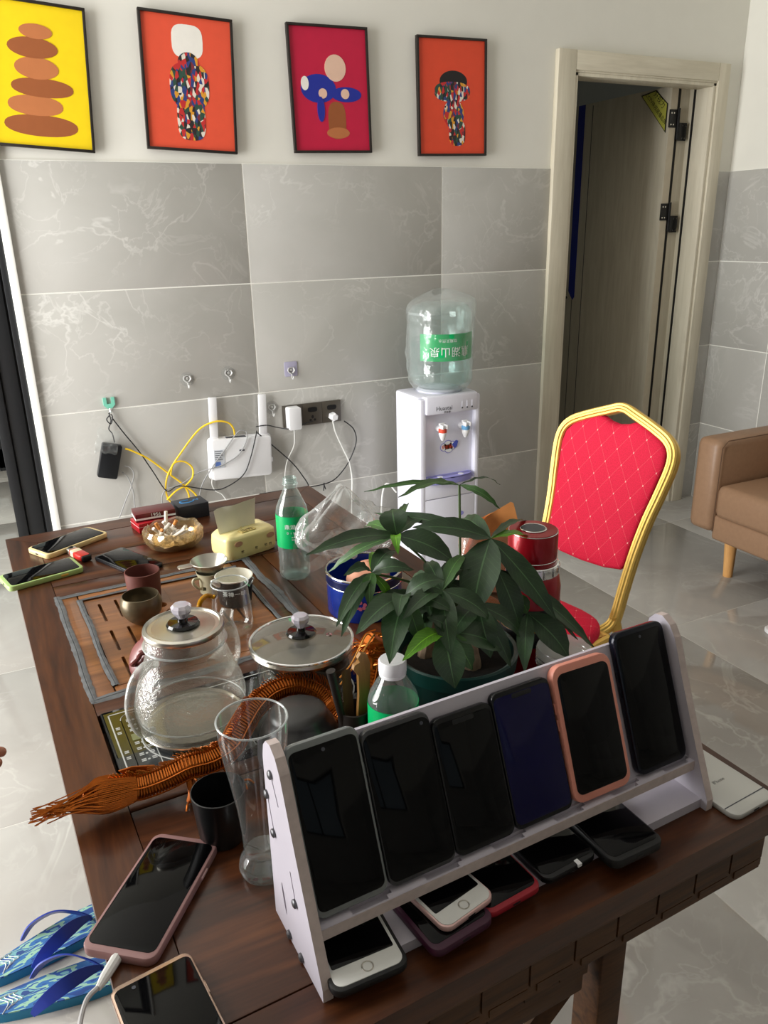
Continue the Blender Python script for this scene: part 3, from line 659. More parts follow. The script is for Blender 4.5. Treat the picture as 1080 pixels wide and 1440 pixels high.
def seat_uv(a, h, d): return Vector((a, h, .452-d))
so = []
for k in range(36):
    an = 2*PI*k/36; c, s_ = math.cos(an), math.sin(an)
    so.append(((.188-.012*(s_ > 0))*math.copysign(abs(c)**.45, c), -.245+.205*math.copysign(abs(s_)**.5, s_)))
link('seat', ringpad(so, .03, .02, 'seat', MT['redcloth'], seat_uv), CH)
sf = MB(); sf.tube([(-.165, -.06, .42), (-.175, -.42, .42)], .011, 8); sf.tube([(.165, -.06, .42), (.175, -.42, .42)], .011, 8); sf.tube([(-.175, -.42, .42), (.175, -.42, .42)], .011, 8); sf.tube([(-.165, -.06, .42), (.165, -.06, .42)], .011, 8)
obj('seat_frame', sf, MT['gold'], CH)
for sx in (-1, 1):
    obj('leg', MB().tube([(sx*.172, -.40, .43), (sx*.185, -.43, .0)], .0125, 8), MT['gold'], CH)
    obj('leg', MB().tube(spl([(sx*.138, .0, .45), (sx*.15, .012, .38), (sx*.17, .05, .2), (sx*.18, .11, .0)], 4), .0125, 8), MT['gold'], CH)

# ------------------------------------------------------------------ sofa against the right wall
MT['leather'] = plain('brown_leather', (150, 118, 92), .42, var=.05, ns=60, bmp=.15); MT['oak'] = wood('oak_leg', (206, 150, 88), (218, 164, 100), (226, 176, 112), 'z', .4, 2, .1)
S = thing('sofa', 'tan brown leather sofa on tapered wooden legs against the tiled wall', 'sofa', Matrix.Translation((1.6, -.66, 0)))
obj('armrest', MB().box(0, .70, -.12, 0, .19, .575, b=.03), MT['leather'], S, ang=50)
obj('armrest', MB().box(0, .70, -1.62, -1.50, .19, .575, b=.03), MT['leather'], S, ang=50)
obj('base', MB().box(.015, .68, -1.505, -.115, .165, .27, b=.012), MT['leather'], S, ang=50)
for k in range(2): obj('seat_cushion', MB().box(.0, .52, -.122-.689*(k+1), -.124-.689*k, .262, .40, b=.028), MT['leather'], S, ang=50)
for k in range(2): obj('back_cushion', MB().box(.50, .68, -.122-.689*(k+1), -.124-.689*k, .38, .80, b=.04), MT['leather'], S, ang=50)
obj('back_frame', MB().box(.66, .735, -1.60, -.02, .19, .78, b=.02), MT['leather'], S, ang=50)
sm = MB(); sm.tube([(.012, -.1215, .20), (.012, -.1215, .545), (.04, -.1215, .572), (.65, -.1215, .574)], .002, 5); obj('piping', sm, plain('leather_seam', (96, 72, 54), .6), S)
for x, y in ((.085, -.16), (.60, -.16), (.085, -1.46), (.60, -1.46)): obj('leg', MB().tube([(x, y, .175), (x+.008, y, 0)], [.026, .019], 14), MT['oak'], S)
tag(obj('white_disc', MB().lathe([(.03, .0), (.034, .004), (.034, .012), (.03, .016), (.02, .0165)], 24, M=Matrix.Translation((1.452, -1.24, 0))), MT['white']), 'small round white disc lying on the floor in front of the sofa', 'lid')

# ================================================================== TEA TABLE
D1, D2, D3 = (44, 22, 11), (70, 37, 19), (94, 54, 28)
MT['wy'] = wood('table_wood_along', D1, D2, D3, 'y', .30, 1.0, .12, .3); MT['wx'] = wood('table_wood_across', D1, D2, D3, 'x', .30, 1.0, .12, .3)
MT['wtray'] = wood('tray_wood', (96, 56, 26), (126, 78, 40), (150, 98, 54), 'x', .35, 1.0, .3); MT['wapron'] = wood('apron_wood', (50, 29, 13), (78, 48, 23), (98, 64, 34), 'x', .5, 1.4, .0, .3)
MT['caulk'] = plain('grey_caulk', (96, 98, 100), .6, var=.25, ns=60, bmp=.4); MT['dark'] = plain('dark_void', (12, 9, 7), .7)
T = thing('tea_table', 'dark brown wooden tea table with inlaid tray and carved apron', 'table', Matrix.Translation(TO) @ Matrix.Rotation(TY, 4, 'Z'))
def plank(u0, u1, v0, v1, z0=-.032, z1=0, mat=None, name='plank', b=.0016, gap=.0008):
    return obj(name, MB().box(u0+gap, u1-gap, -v1+gap, -v0-gap, z0, z1, b=b), mat or MT['wx'], T)
FB = .062
obj('frame_board', MB().prism([(0, 0), (FB, -FB), (FB, -TW+FB), (0, -TW)], -.032, 0), MT['wy'], T, ang=0)
obj('frame_board', MB().prism([(TL, 0), (TL, -TW), (TL-FB, -TW+FB), (TL-FB, -FB)], -.032, 0), MT['wy'], T, ang=0)
obj('frame_board', MB().prism([(.001, 0), (TL-.001, 0), (TL-FB, -FB+.001), (FB, -FB+.001)], -.032, 0), MT['wx'], T, ang=0)
obj('frame_board', MB().prism([(.001, -TW), (FB, -TW+FB-.001), (TL-FB, -TW+FB-.001), (TL-.001, -TW)], -.032, 0), MT['wx'], T, ang=0)
plank(FB, TL-FB, FB, .20); plank(FB, TL-FB, .20, .335); plank(FB, TL-FB, .335, .392)
for u0, u1 in ((.44, .478), (.478, .59), (.59, TL-FB)): plank(u0, u1, .392, 1.07, mat=MT['wy'])
plank(FB, .44, .80, .842); plank(FB, .44, 1.042, 1.07)
plank(FB, TL-FB, 1.07, TW-FB)
obj('underside', MB().box(.02, TL-.02, -TW+.02, -.02, -.04, -.034), MT['wapron'], T, ang=0)
# sunken tray with drain slots
tb = obj('tray_bed', MB().box(.062, .44, -.80, -.392, -.032, -.014), MT['wtray'], T, ang=0)
def tr_(u0, u1, v0, v1, z1, mat, name): return obj(name, MB().box(u0, u1, -v1, -v0, -.012, z1, b=.0015), mat, tb)
tr_(.066, .098, .40, .795, -.001, MT['wtray'], 'tray_border'); tr_(.406, .436, .40, .795, -.001, MT['wx'], 'tray_border'); tr_(.10, .405, .40, .424, -.001, MT['wtray'], 'tray_border'); tr_(.10, .405, .77, .795, -.001, MT['wtray'], 'tray_border')
cut_ = MB()                                                   # drain slots, drain hole and carved lozenge are really cut into the boards
for u0, v0 in ((.130, .455), (.160, .452), (.130, .575), (.160, .575), (.325, .455), (.352, .455), (.325, .60), (.352, .60), (.130, .68), (.160, .68)):
    cut_.slab(.0055, .080, -.02, .01, .0026, .0002, c=(u0, -v0-.040))
cut_.lathe([(.011, -.02), (.011, .01)], 20, (.232, -.52))
for a, b in (((.195, .60), (.24, .545)), ((.24, .545), (.29, .60)), ((.195, .60), (.24, .655)), ((.24, .655), (.29, .60))):
    d_ = Vector((b[0]-a[0], -(b[1]-a[1]), 0)); L_ = d_.length
    cut_.box(-.001, L_+.001, -.0013, .0013, -.0075, .01, M=Matrix.Translation((a[0], -a[1], 0)) @ Matrix.Rotation(math.atan2(d_.y, d_.x), 4, 'Z'))
for k in range(4):
    link('tray_board', cutmesh('tray_board', MB().box(.106+.0735*k, .1793+.0735*k, -.766, -.43, -.0135, -.003), cut_, MT['wtray'], 30), tb)
def caulk(pts, wd):
    P = spl([(u, -v, 0) for u, v in pts], 10); m = MB(); vs = []; fs = []
    for i, q in enumerate(P):
        t_ = (P[min(i+1, len(P)-1)]-P[max(i-1, 0)]).normalized(); sd = Vector((-t_.y, t_.x, 0))
        a = wd*(.8+.4*noise.noise(q*14)+.25*noise.noise(q*120)); b = wd*(.8+.4*noise.noise(q*13+Vector((5, 5, 5)))+.25*noise.noise(q*110))
        for o, z in ((-max(a, wd*.2), .0002), (-wd*.25, .0014), (-wd*.10, .0014), (0, .0001), (wd*.10, .0014), (wd*.2, .0014), (max(b, wd*.2), .0002)): vs.append(q+sd*o+Vector((0, 0, z)))
    for i in range(len(P)-1):
        for k in range(6): fs.append((i*7+k, i*7+k+1, i*7+8+k, i*7+7+k))
    m.add(vs, fs); cs = obj('caulk_strip', m, MT['caulk'], T)
caulk([(.064, .388), (.065, .45), (.064, .53), (.066, .62), (.064, .72), (.066, .805)], .008); caulk([(.099, .425), (.101, .55), (.099, .66), (.103, .77)], .007)
caulk([(.062, .398), (.15, .396), (.25, .398), (.35, .395), (.44, .393)], .008); caulk([(.10, .426), (.2, .424), (.3, .427), (.41, .424)], .005)
caulk([(.062, .80), (.13, .795), (.2, .80), (.3, .797), (.44, .80)], .011); caulk([(.44, .39), (.437, .5), (.44, .6), (.436, .7), (.44, .80)], .011); caulk([(.404, .425), (.406, .55), (.404, .66), (.405, .77)], .006)
# edge moulding, apron with carved key pattern, legs and rails
mo = MB()
mo.box(.006, TL-.006, -TW+.006, -.006, -.046, -.032, b=.003)
obj('edge_moulding', mo, MT['wapron'], T)
ap = MB(); A0 = .016
for b in ((A0, TL-A0, -TW+A0, -TW+A0+.02), (A0, TL-A0, -A0-.02, -A0)): ap.box(b[0], b[1], b[2], b[3], -.105, -.044)
for x0 in (A0, TL-A0-.02): ap.box(x0, x0+.02, -TW+A0, -A0, -.105, -.044)
apo = obj('apron', ap, MT['wapron'], T, ang=0)
def carve(x0, x1, y, z0, z1, n, sgn, flipxy=False, par=apo):
    L = (x1-x0)/n; zm = z0+(z1-z0)*.32
    def bx(m, p0, p1, q0, q1, d=.0025):
        if flipxy: m.box(min(y, y+sgn*d), max(y, y+sgn*d), p0, p1, q0, q1)
        else: m.box(p0, p1, min(y, y+sgn*d), max(y, y+sgn*d), q0, q1)
    for k in range(n):
        m = MB(); bx(m, x0+L*k+.0016, x0+L*(k+1)-.0016, zm, z1-.006); bx(m, x0+L*k+.012, x0+L*(k+1)-.001, z0+.006, zm-.0025, .0018)
        obj('carved_block', m, MT['wapron'], par, ang=0)
carve(A0, TL-A0, -TW+A0, -.105, -.046, 12, -1); carve(-TW+A0, -A0, A0, -.105, -.046, 24, -1, True); carve(-TW+A0, -A0, TL-A0, -.105, -.046, 24, 1, True)
for u0 in (.17, .552):
    for v0 in (.17, 1.37):
        obj('leg', MB().box(u0-.020, u0+.020, -v0-.022, -v0+.022, -TH, -.10, b=.003), MT['wapron'], T)
rl = MB(); rl.box(.19, .51, -1.39, -1.37, -.19, -.10); rl.box(.19, .51, -.17, -.15, -.19, -.10)
for u0 in (.155, .525): rl.box(u0, u0+.02, -1.36, -.18, -.19, -.10)
rlo = obj('lower_apron', rl, MT['wapron'], T, ang=0); carve(.195, .505, -1.39, -.185, -.105, 6, -1, par=rlo)
for y in (-1.385, -.18): obj('rail', MB().box(.19, .51, y, y+.025, -.225, -.19, b=.003), MT['wapron'], T)
br = MB(); br.tube([(.20, -1.37, -.50), (.50, -1.37, -.22)], .013, 4); br.tube([(.50, -1.37, -.50), (.20, -1.37, -.22)], .013, 4); br.box(.19, .51, -1.385, -1.355, -.53, -.50); br.box(.155, .175, -1.37, -.17, -.60, -.56); br.box(.525, .545, -1.37, -.17, -.60, -.56)
obj('cross_brace', br, MT['wapron'], T, ang=0)
# induction hob glass let into the table
MT['hob'] = plain('hob_glass', (10, 10, 11), .04, var=0); MT['olive'] = plain('hob_olive', (66, 62, 22), .15, var=.1); MT['hobink'] = plain('hob_print', (190, 192, 190), .4); MT['slate'] = plain('hob_slate', (44, 48, 50), .15)
HB = thing('induction_hob', 'black glass double induction hob let into the table with a printed control strip', 'hob', place(.252, .942, .0))
hw, hl = .186, .0985
obj('glass_plate', MB().slab(2*hw, 2*hl, -.028, .004, .004, .001), MT['hob'], HB)
cp = obj('control_field', MB().box(-hw+.004, -hw+.070, -.020, hl-.006, .0038, .0043), MT['olive'], HB, ang=0)
obj('control_field', MB().box(-hw+.004, -hw+.070, -hl+.006, -.020, .0038, .0043), MT['slate'], HB, ang=0)
ob = MB()
def outl(x0, x1, y0, y1, w_=.0012, r=.0):
    for a in ((x0, x1, y1-w_, y1), (x0, x1, y0, y0+w_), (x0, x0+w_, y0, y1), (x1-w_, x1, y0, y1)): ob.box(a[0], a[1], a[2], a[3], .0041, .0046)
ob.box(-hw+.009, -hw+.0108, -hl+.004, hl-.012, .0041, .0046); ob.box(-hw+.009, hw-.02, hl-.0138, hl-.012, .0041, .0046)
outl(-hw+.023, -hw+.0242, -hl+.012, hl-.034); ob.box(-hw+.053, -hw+.0542, -hl+.012, hl-.034, .0041, .0046)
ob.tube([Vector((-hw+.0385+.0152*math.cos(PI*k/12), hl-.034+.0152*math.sin(PI*k/12), .0043)) for k in range(13)], .0006, 4)
for k, y in enumerate((.058, .044, .032, -.002, -.016, -.03, -.044)):
    for x in (-hw+.030, -hw+.044): 
        for q in range(2): ob.box(x, x+.006, y+.0035*q, y+.0022+.0035*q, .0041, .0046)
    ob.lathe([(.0018, .0041), (.0018, .0046)], 8, (-hw+.0395, y+.002))
    if k in (1, 2, 4, 5): 
        for q in range(2): ob.box(-hw+.0135, -hw+.019, y+.0035*q, y+.0022+.0035*q, .0041, .0046)
obj('control_print', ob, MT['hobink'], HB, ang=0)
obj('display_window', MB().box(-hw+.029, -hw+.049, .008, .024, .0042, .0048), plain('display_olive', (120, 124, 84), .3), HB, ang=0)
zr = MB(); zr.torus(.078, .0012, (-.068, .0, .0042), flat=.3); zr.torus(.07, .0012, (.10, .005, .0042), flat=.3)
obj('zone_ring', zr, MT['hobink'], HB)

# ================================================================== PHONES
MT['scr'] = plain('phone_screen', (5, 5, 6), .05, var=0, spec=.2); MT['scrblue'] = plain('phone_screen_navy', (20, 18, 58), .06, var=0, spec=.2); MT['silver'] = plain('phone_silver', (196, 196, 192), .35, .35, var=.02)
def pm(n, c, r=.45, m=0.): return plain('case_'+n, c, r, m, var=.03)
def phone(label, M, w, l, t, case, screen=None, rim=.003, face=None, home=False, notch=False, hole=False, r=.011, top=.0035, bot=.0035, side=None, metal=None, back_up=False, cable=None, group=None, buttons=True, port=True):
    o = thing('smartphone', label, 'phone', M, group)
    obj('case', MB().slab(w, l, 0, t, r, .0022), case, o)
    z = t
    if not back_up:
        if face is not None: obj('front_plate', MB().slab(w-2*rim, l-2*rim, t-.001, t+.0008, r-rim*.5, .0004), face, o); z = t+.0008
        obj('screen', MB().slab(w-2*rim-(2*.003 if face is not None else 0), l-2*rim-top-bot, z-.001, z+.0005, .002 if face is not None else max(r-rim, .004), .0002, c=(0, (bot-top)/2)), screen or MT['scr'], o)
        if home:
            obj('home_button', MB().torus(.0052, .0007, (0, -l/2+rim+bot*.5, z+.0002), 24, 6, flat=.5), side or MT['steel'], o)
            obj('earpiece', MB().slab(.012, .0018, z-.0005, z+.0003, .0009, .0002, c=(0, l/2-rim-top*.5)), MT['blk'], o)
        if notch: obj('notch', MB().slab(.026, .005, z, z+.0008, .002, .0001, c=(0, l/2-rim-top-.003)), MT['blk'], o)
        if hole: obj('camera_hole', MB().lathe([(.0019, z), (.0019, z+.0008)], 12, (hole if hole is not True else 0, l/2-rim-.009)), MT['grey'], o)
    if buttons:
        obj('side_button', MB().box(w/2-.0006, w/2+.0012, l*.18, l*.18+.014, t*.35, t*.65, b=.0004), metal or case, o)
        for k in (0, 1): obj('side_button', MB().box(-w/2-.0012, -w/2+.0006, l*.16-.018*k, l*.16+.012-.018*k, t*.35, t*.65, b=.0004), metal or case, o)
    if port: obj('charging_port', MB().box(-.0045, .0045, -l/2-.0004, -l/2+.001, t*.35, t*.62), MT['blk'], o)
    return o
def px_phone(bl, br, z, l, into=1):
    """lay a phone by the pixels of its near short edge: returns matrix and width"""
    a = onT(*bl, z); b = onT(*br, z); du, dv = b[0]-a[0], b[1]-a[1]; w_ = math.hypot(du, dv); rot = math.atan2(-dv, du)
    cx, cy_ = (a[0]+b[0])/2, (a[1]+b[1])/2; nx, ny = -math.sin(rot), math.cos(rot)
    return cx+nx*l/2*into, cy_-ny*l/2*into, rot, w_
def rotd(d): return math.radians(d)
phone('phone in a beige rubber case lying by the back corner of the table', place(.124, .112, 0, rotd(27-90)), .077, .158, .0115, pm('beige', (226, 204, 150)), rim=.0035)
phone('phone in a light green case lying over the table edge', place(.051, .268, 0, rotd(11-90)), .076, .148, .0115, pm('green', (160, 186, 116)), rim=.0035, metal=pm('orange_button', (216, 160, 70)))
phone('black phone lying flat beside the glass ashtray', place(.219, .292, 0, rotd(-67-90)), .070, .150, .009, pm('graphite', (40, 41, 44), .2, .3), rim=.002, r=.007)
pk = phone('phone in a dusty pink case with the charging cable plugged in', place(.059, 1.216, 0, rotd(49.5-90)), .078, .156, .011, pm('dustypink', (148, 112, 110)), rim=.0035, metal=pm('rose_button', (206, 170, 168)))
phone('phone in a clear case with rose gold bumpers beside the pink phone', place(.040, 1.386, 0, rotd(5)), .076, .160, .010, pm('rosegold', (196, 168, 150), .2, .7), rim=.0022, hole=-.018, r=.009)
sv = phone('silver phone lying face down beside the rack', place(.7055, 1.362, 0, rotd(2)), .073, .156, .008, MT['silver'], back_up=True, r=.012)
obj('antenna_band', MB().box(-.036, .036, -.062, -.0608, .0079, .0083), MT['grey'], sv, ang=0)
txt('lettering', 'iPhone', .0072, plain('faint_print', (150, 150, 148), .4), sv, Matrix.Translation((0, -.025, .0081)) @ Matrix.Rotation(PI, 4, 'Z') @ Matrix.Rotation(PI, 4, 'Z'))
obj('back_camera', MB().lathe([(.005, .008), (.005, .009), (.0035, .0091)], 16, (-.024, .064)), MT['blkgloss'], sv)

# phones pushed under the rack
ZB = .013
def under(label, bl, br, l, case, z=ZB, wfix=None, **k):
    u, v, rot, w_ = px_phone(bl, br, z+.009, l); rot += k.pop('drot', 0)
    return phone(label, place(u, v, z, rot), wfix or w_, l, k.pop('t', .010), case, group=None, **k)
BC = pm('black', (18, 18, 19), .5)
whitef = plain('phone_face_white', (214, 214, 210), .25, var=.01)
under('white phone with round home button in a black case under the rack', (462, 1404), (586, 1350), .150, BC, rim=.004, face=whitef, home=True, top=.016, bot=.019, wfix=.076, t=.009)
under('phone in a dark purple case under the white and pink phone', (614, 1340), (690, 1297), .148, pm('purple', (62, 22, 46)), rim=.004, wfix=.074, drot=.04, t=.010)
under('small white and pink phone with home button stacked on the purple one', (616, 1309), (694, 1264), .140, pm('palepink', (214, 176, 172), .3, .3), z=ZB+.0112, rim=.002, face=whitef, home=True, top=.016, bot=.018, wfix=.068, t=.007, drot=.10)
under('black phone in a red case lying under the rack', (693, 1284), (760, 1246), .150, pm('red', (150, 22, 38)), rim=.0025, wfix=.071, t=.008)
bt = under('black phone with a small white tape tab under the rack', (768, 1240), (843, 1199), .152, pm('jet', (24, 24, 26), .25, .2), rim=.002, wfix=.073, t=.009)
obj('tape_tab', MB().box(.006, .011, -.0775, -.070, .006, .0096), MT['white'], bt, ang=0)
under('thick black phone nearest the empty shelf space under the rack', (866, 1217), (934, 1185), .150, BC, rim=.003, wfix=.073, t=.012)

# ================================================================== PHONE RACK
MT['rack'] = plain('rack_board', (188, 182, 192), .5, var=.02); MT['rackedge'] = plain('rack_cut_edge', (196, 180, 176), .7, var=.08, ns=120)
MT['screw'] = plain('screw_dark_steel', (96, 96, 98), .35, .8)
R0 = thing('phone_rack', 'pale lilac board rack with six phones leaning on its shelf', 'rack', place(.163, 1.41, 0))
RU = .505
# profile in (y back from the front foot, z)
prof = [(0, 0), (.003, .02), (.024, .060)]
side = [(.0, .0), (.0, .014), (.020, .062), (.054, .146), (.066, .178), (.073, .196), (.082, .209), (.094, .216), (.105, .214), (.113, .205), (.117, .19), (.117, .0)]
scut = MB()
for (y0, z0), (y1, z1) in (((.096, .178), (.083, .155)), ((.112, .146), (.102, .115)), ((.064, .096), (.056, .070))):
    d_ = Vector((0, y1-y0, z1-z0)); n_ = Vector((0, -d_.z, d_.y)).normalized()*.0013
    scut.prism([(y0+n_.y, z0+n_.z), (y0-n_.y, z0-n_.z), (y1-n_.y, z1-n_.z), (y1+n_.y, z1+n_.z)], -.005, .016, 'x')
scut.prism([(.087+.0028*math.cos(q*PI/8)+.004*math.sin(q*PI/8), .043+.017*math.sin(q*PI/8)) for q in range(16)], -.005, .016, 'x')
for x in (0, RU-.010):
    if x == 0: p = link('side_panel', cutmesh('side_panel', MB().prism(side, x, x+.010, 'x'), scut, MT['rack'], 20), R0)
    else: p = obj('side_panel', MB().prism(side, x, x+.010, 'x'), [MT['rack']], R0, ang=20)
    ed = MB()
    for i in range(len(side)-2):
        a, b = side[i], side[i+1]; n2 = Vector((b[1]-a[1], -(b[0]-a[0]))).normalized()*-.0003
        ed.add([(x, a[0]+n2.x, a[1]+n2.y*0+.0), (x+.010, a[0]+n2.x, a[1]), (x+.010, b[0]+n2.x, b[1]), (x, b[0]+n2.x, b[1])], [(0, 1, 2, 3)])
    obj('cut_edge', ed, MT['rackedge'], p, ang=60)
    if x == 0:
        for y0, z0 in ((.097, .182), (.113, .149), (.101, .112), (.055, .066), (.078, .006), (.048, .006)):
            sc = MB(); sc.lathe([(.0045, 0), (.0045, .002), (.003, .003)], 12, M=Matrix.Translation((0, y0, z0)) @ Matrix.Rotation(-PI/2, 4, 'Y')); obj('screw', sc, MT['screw'], p)
ln = Vector((.079, .195)).normalized()
def rk(x0, x1, poly, name, mat=None): return obj(name, MB().prism(poly, x0, x1, 'x'), mat or MT['rack'], R0, ang=20)
b0 = Vector((.0352, .046)); nb = Vector((ln.y, -ln.x))
rk(.010, RU-.010, [tuple(b0), tuple(b0+ln*.165), tuple(b0+ln*.165+nb*.008), tuple(b0+nb*.008)], 'back_panel')
ncut = MB()
for k in range(6):
    x = .045+.081*k; ncut.prism([(x, .026), (x+.038, .026), (x+.038, .031), (x+.044, .031), (x+.044, .036), (x, .036)], .0505, .07, 'z')
shf = link('shelf', cutmesh('shelf', MB().prism([(.024, .043), (.024, .0555), (.060, .0555), (.060, .043)], .010, RU-.010, 'x'), ncut, MT['rack'], 20), R0)
obj('shelf_edge', MB().box(.010, RU-.010, .0236, .0243, .043, .0555), MT['rackedge'], shf, ang=0)
rk(.010, RU-.010, [(.008, .0), (.008, ZB-.001), (.105, ZB-.001), (.105, .0)], 'base_board')
# leaning phones
def lean_phone(label, uc, w_, l, t, case, lift=0.0, roll=0.0, **k):
    o = at(uc, 1.41-.0390, .0562+lift)
    ax = E1; ay = (-E2*ln.x+Vector((0, 0, 1))*ln.y); az = ax.cross(ay)
    M = Matrix((ax, ay, az)).transposed().to_4x4(); M.translation = o
    M = M @ Matrix.Rotation(roll, 4, 'Z') @ Matrix.Translation((0, l/2, 0))
    return phone(label, M, w_, l, t, case, port=False, **k)
lean_phone('phone in a clear case standing in the rack beside the slotted end panel', .2118, .0755, .162, .0095, pm('clearedge', (120, 124, 124), .2, .2), rim=.003, hole=True, r=.010)
lean_phone('phone with a silver edge in the rack, second from the slotted end panel', .2890, .0765, .153, .0095, pm('silveredge', (70, 70, 72), .25, .5), rim=.0012, hole=.028, r=.010)
lean_phone('small black notched phone standing in the rack beside the navy screened phone', .3645, .0735, .141, .009, pm('blackedge', (22, 22, 23), .2, .3), rim=.0022, notch=True, r=.010)
lean_phone('phone with a dark navy screen standing in the rack', .4402, .0770, .146, .009, pm('gunmetal', (30, 30, 32), .15, .5), screen=MT['scrblue'], rim=.002, notch=True, r=.009)
lean_phone('phone in a salmon pink case standing in the rack', .521, .0835, .152, .0115, pm('salmon', (214, 140, 122)), rim=.0055, r=.014, roll=-.02)
lean_phone('tall black phone standing in the rack at the plain end panel', .614, .078, .166, .010, pm('blueblack', (14, 16, 30), .2, .3), rim=.0025, hole=True, r=.011, roll=-.01)

# charging cable of the pink phone
MT['cab'] = plain('charging_cable', (176, 174, 174), .5)
M = pk.matrix_world; q0 = M @ Vector((0, -.078, .0055)); q1 = M @ Vector((0, -.105, .006))
t = thing('charging_cable', 'grey charging cable running from the pink phone off the table edge', 'cable', Matrix.Translation(q0))
def rel(P): return Vector(P)-q0
obj('plug', MB().tube([rel(M @ Vector((0, -.0765, .0055))), rel(M @ Vector((0, -.098, .006))), rel(M @ Vector((0, -.11, .006)))], [.0055, .005, .003], 10), plain('plug_white', (214, 212, 208), .4), t)
cpts = [M @ Vector((0, -.108, .006)), M @ Vector((-.004, -.125, .005)), at(-.038, 1.345, .0), at(-.05, 1.40, -.03), at(-.058, 1.47, -.10), at(-.05, 1.52, -.25), at(-.06, 1.53, -.5), at(-.10, 1.5, -TH+.004), at(-.3, 1.45, -TH+.004)]
obj('lead', MB().tube(spl([rel(p) for p in cpts], 8), .0024, 8), MT['cab'], t)

# ================================================================== GLASSWARE AND TEA THINGS
MT['glass'] = thin('thin_clear_glass', (250, 252, 251), edge=.15, haze=.006, hcol=(210, 216, 214), ior=1.5)
MT['glassfog'] = thin('fogged_kettle_glass', (247, 247, 244), edge=.32, haze=.12, hcol=(216, 214, 206), bmp=.25, bs=160, ior=1.5)
MT['rimg'] = thin('rim_glass', (235, 240, 240), edge=.5, haze=.25, hcol=(230, 234, 234))
MT['crystal'] = plain('crystal_knob', (240, 234, 248), .04, var=0, trans=.45, ior=1.5)
MT['lidglass'] = thin('lid_glass_greyed', (205, 205, 198), haze=.22, hcol=(160, 158, 148), ior=1.5)
def knob(par, z, r=.0135):
    obj('knob_base', MB().lathe([(.0, z), (.0205, z), (.0225, z+.002), (.020, z+.005), (.007, z+.006), (.006, z+.011), (0, z+.011)], 24), MT['blkgloss'], par)
    obj('crystal_knob', MB().lathe([(0, z+.010), (.006, z+.0105), (r, z+.021), (r*1.05, z+.027), (r*.8, z+.0305), (0, z+.031)], 9), MT['crystal'], par, ang=5)
K = thing('glass_kettle', 'fogged glass kettle with crystal knob standing on the hob', 'kettle', place(.181, .931, .0042))
kp = [(.0, .006), (.055, .006), (.066, .004), (.069, .0), (.0705, .006), (.0725, .014), (.072, .022), (.0745, .034), (.0755, .048), (.072, .066), (.065, .085), (.0585, .103), (.0545, .115), (.0535, .124), (.0555, .130), (.053, .138), (.052, .146)]
obj('kettle_body', MB().lathe(kp, 48, capt=False), MT['glassfog'], K, ang=80)
obj('scale_film', MB().lathe([(0, .0075), (.064, .0085), (.068, .012)], 40, capt=False), thin('scale_film', (230, 228, 218), haze=.45, hcol=(172, 168, 154)), K)
obj('base_ring', MB().torus(.0715, .0016, (0, 0, .005), 48, 6), MT['steel'], K)
obj('neck_ring', MB().torus(.0552, .0016, (0, 0, .130), 48, 6), MT['rimg'], K); obj('shoulder_ring', MB().torus(.0735, .0012, (0, 0, .026), 48, 6), MT['rimg'], K)
rm_ = obj('lid_rim', MB().lathe([(.0495, .146), (.0535, .146), (.0545, .149), (.0535, .153), (.049, .1545), (.0475, .152)], 44), MT['steel'], K)
obj('lid_plate', MB().lathe([(0, .1535), (.03, .153), (.049, .1515)], 40, capt=False), plain('lid_frosted', (176, 172, 158), .18, .6, var=.05, ns=12), K)
knob(K, .1535)
ha = rotd(205); hd = Vector((math.cos(ha), math.sin(ha), 0))
obj('handle', MB().tube(spl([hd*.050+Vector((0, 0, .118)), hd*.066+Vector((0, 0, .121)), hd*.086+Vector((0, 0, .108)), hd*.097+Vector((0, 0, .076)), hd*.092+Vector((0, 0, .045)), hd*.081+Vector((0, 0, .028)), hd*.068+Vector((0, 0, .024))], 6), [.006]*6+[.0075]*25+[.006]*6, 12), thin('handle_glass', (232, 234, 232), edge=.75, haze=.16, hcol=(222, 224, 220), ior=1.6), K, ang=80)
sa = rotd(32); sd_ = Vector((math.cos(sa), math.sin(sa), 0))
obj('spout', MB().tube(spl([sd_*.060+Vector((0, 0, .055)), sd_*.082+Vector((0, 0, .068)), sd_*.086+Vector((0, 0, .095)), sd_*.082+Vector((0, 0, .120)), sd_*.090+Vector((0, 0, .137))], 6), [.021-.012*i/24 for i in range(25)], 14, caps=False), MT['glassfog'], K, ang=80)

PT = thing('glass_pot', 'round glass pot with steel rimmed glass lid and crystal knob', 'pot', place(.350, .930, .0042))
obj('pot_body', MB().lathe([(0, .002), (.052, .002), (.062, .006), (.067, .02), (.069, .045), (.070, .066), (.071, .074)], 44, capt=False), MT['glass'], PT, ang=80)
obj('pot_rim', MB().lathe([(.069, .070), (.0755, .071), (.077, .075), (.0755, .079), (.07, .080)], 48), MT['steel'], PT)
obj('lid_rim', MB().torus(.0755, .0026, (0, 0, .0825), 48, 8, flat=.8), MT['chrome'], PT)
obj('lid_glass', MB().lathe([(.074, .083), (.055, .0885), (.03, .092), (0, .0935)], 44, capb=False), MT['lidglass'], PT, ang=80)
obj('steam_vent', MB().torus(.0035, .0012, (.035, -.022, .091), 14, 6), MT['chrome'], PT)
knob(PT, .0925, .0128)
gc = plain('stoneware_grey', (92, 92, 84), .5)
for k, (x, y) in enumerate(((-.022, -.012), (.030, -.022))):
    tag(obj('tea_cup', MB().lathe([(.020, 0), (.030, .03), (.033, .045), (.0315, .045), (.029, .032), (.019, .004), (0, .004)], 28), gc, M=place(.350+x, .930-y, .0070)), ['grey tea cup inside the glass pot beside the handle side', 'grey tea cup inside the glass pot under the lid vent'][k], 'cup', 'cups inside the glass pot')

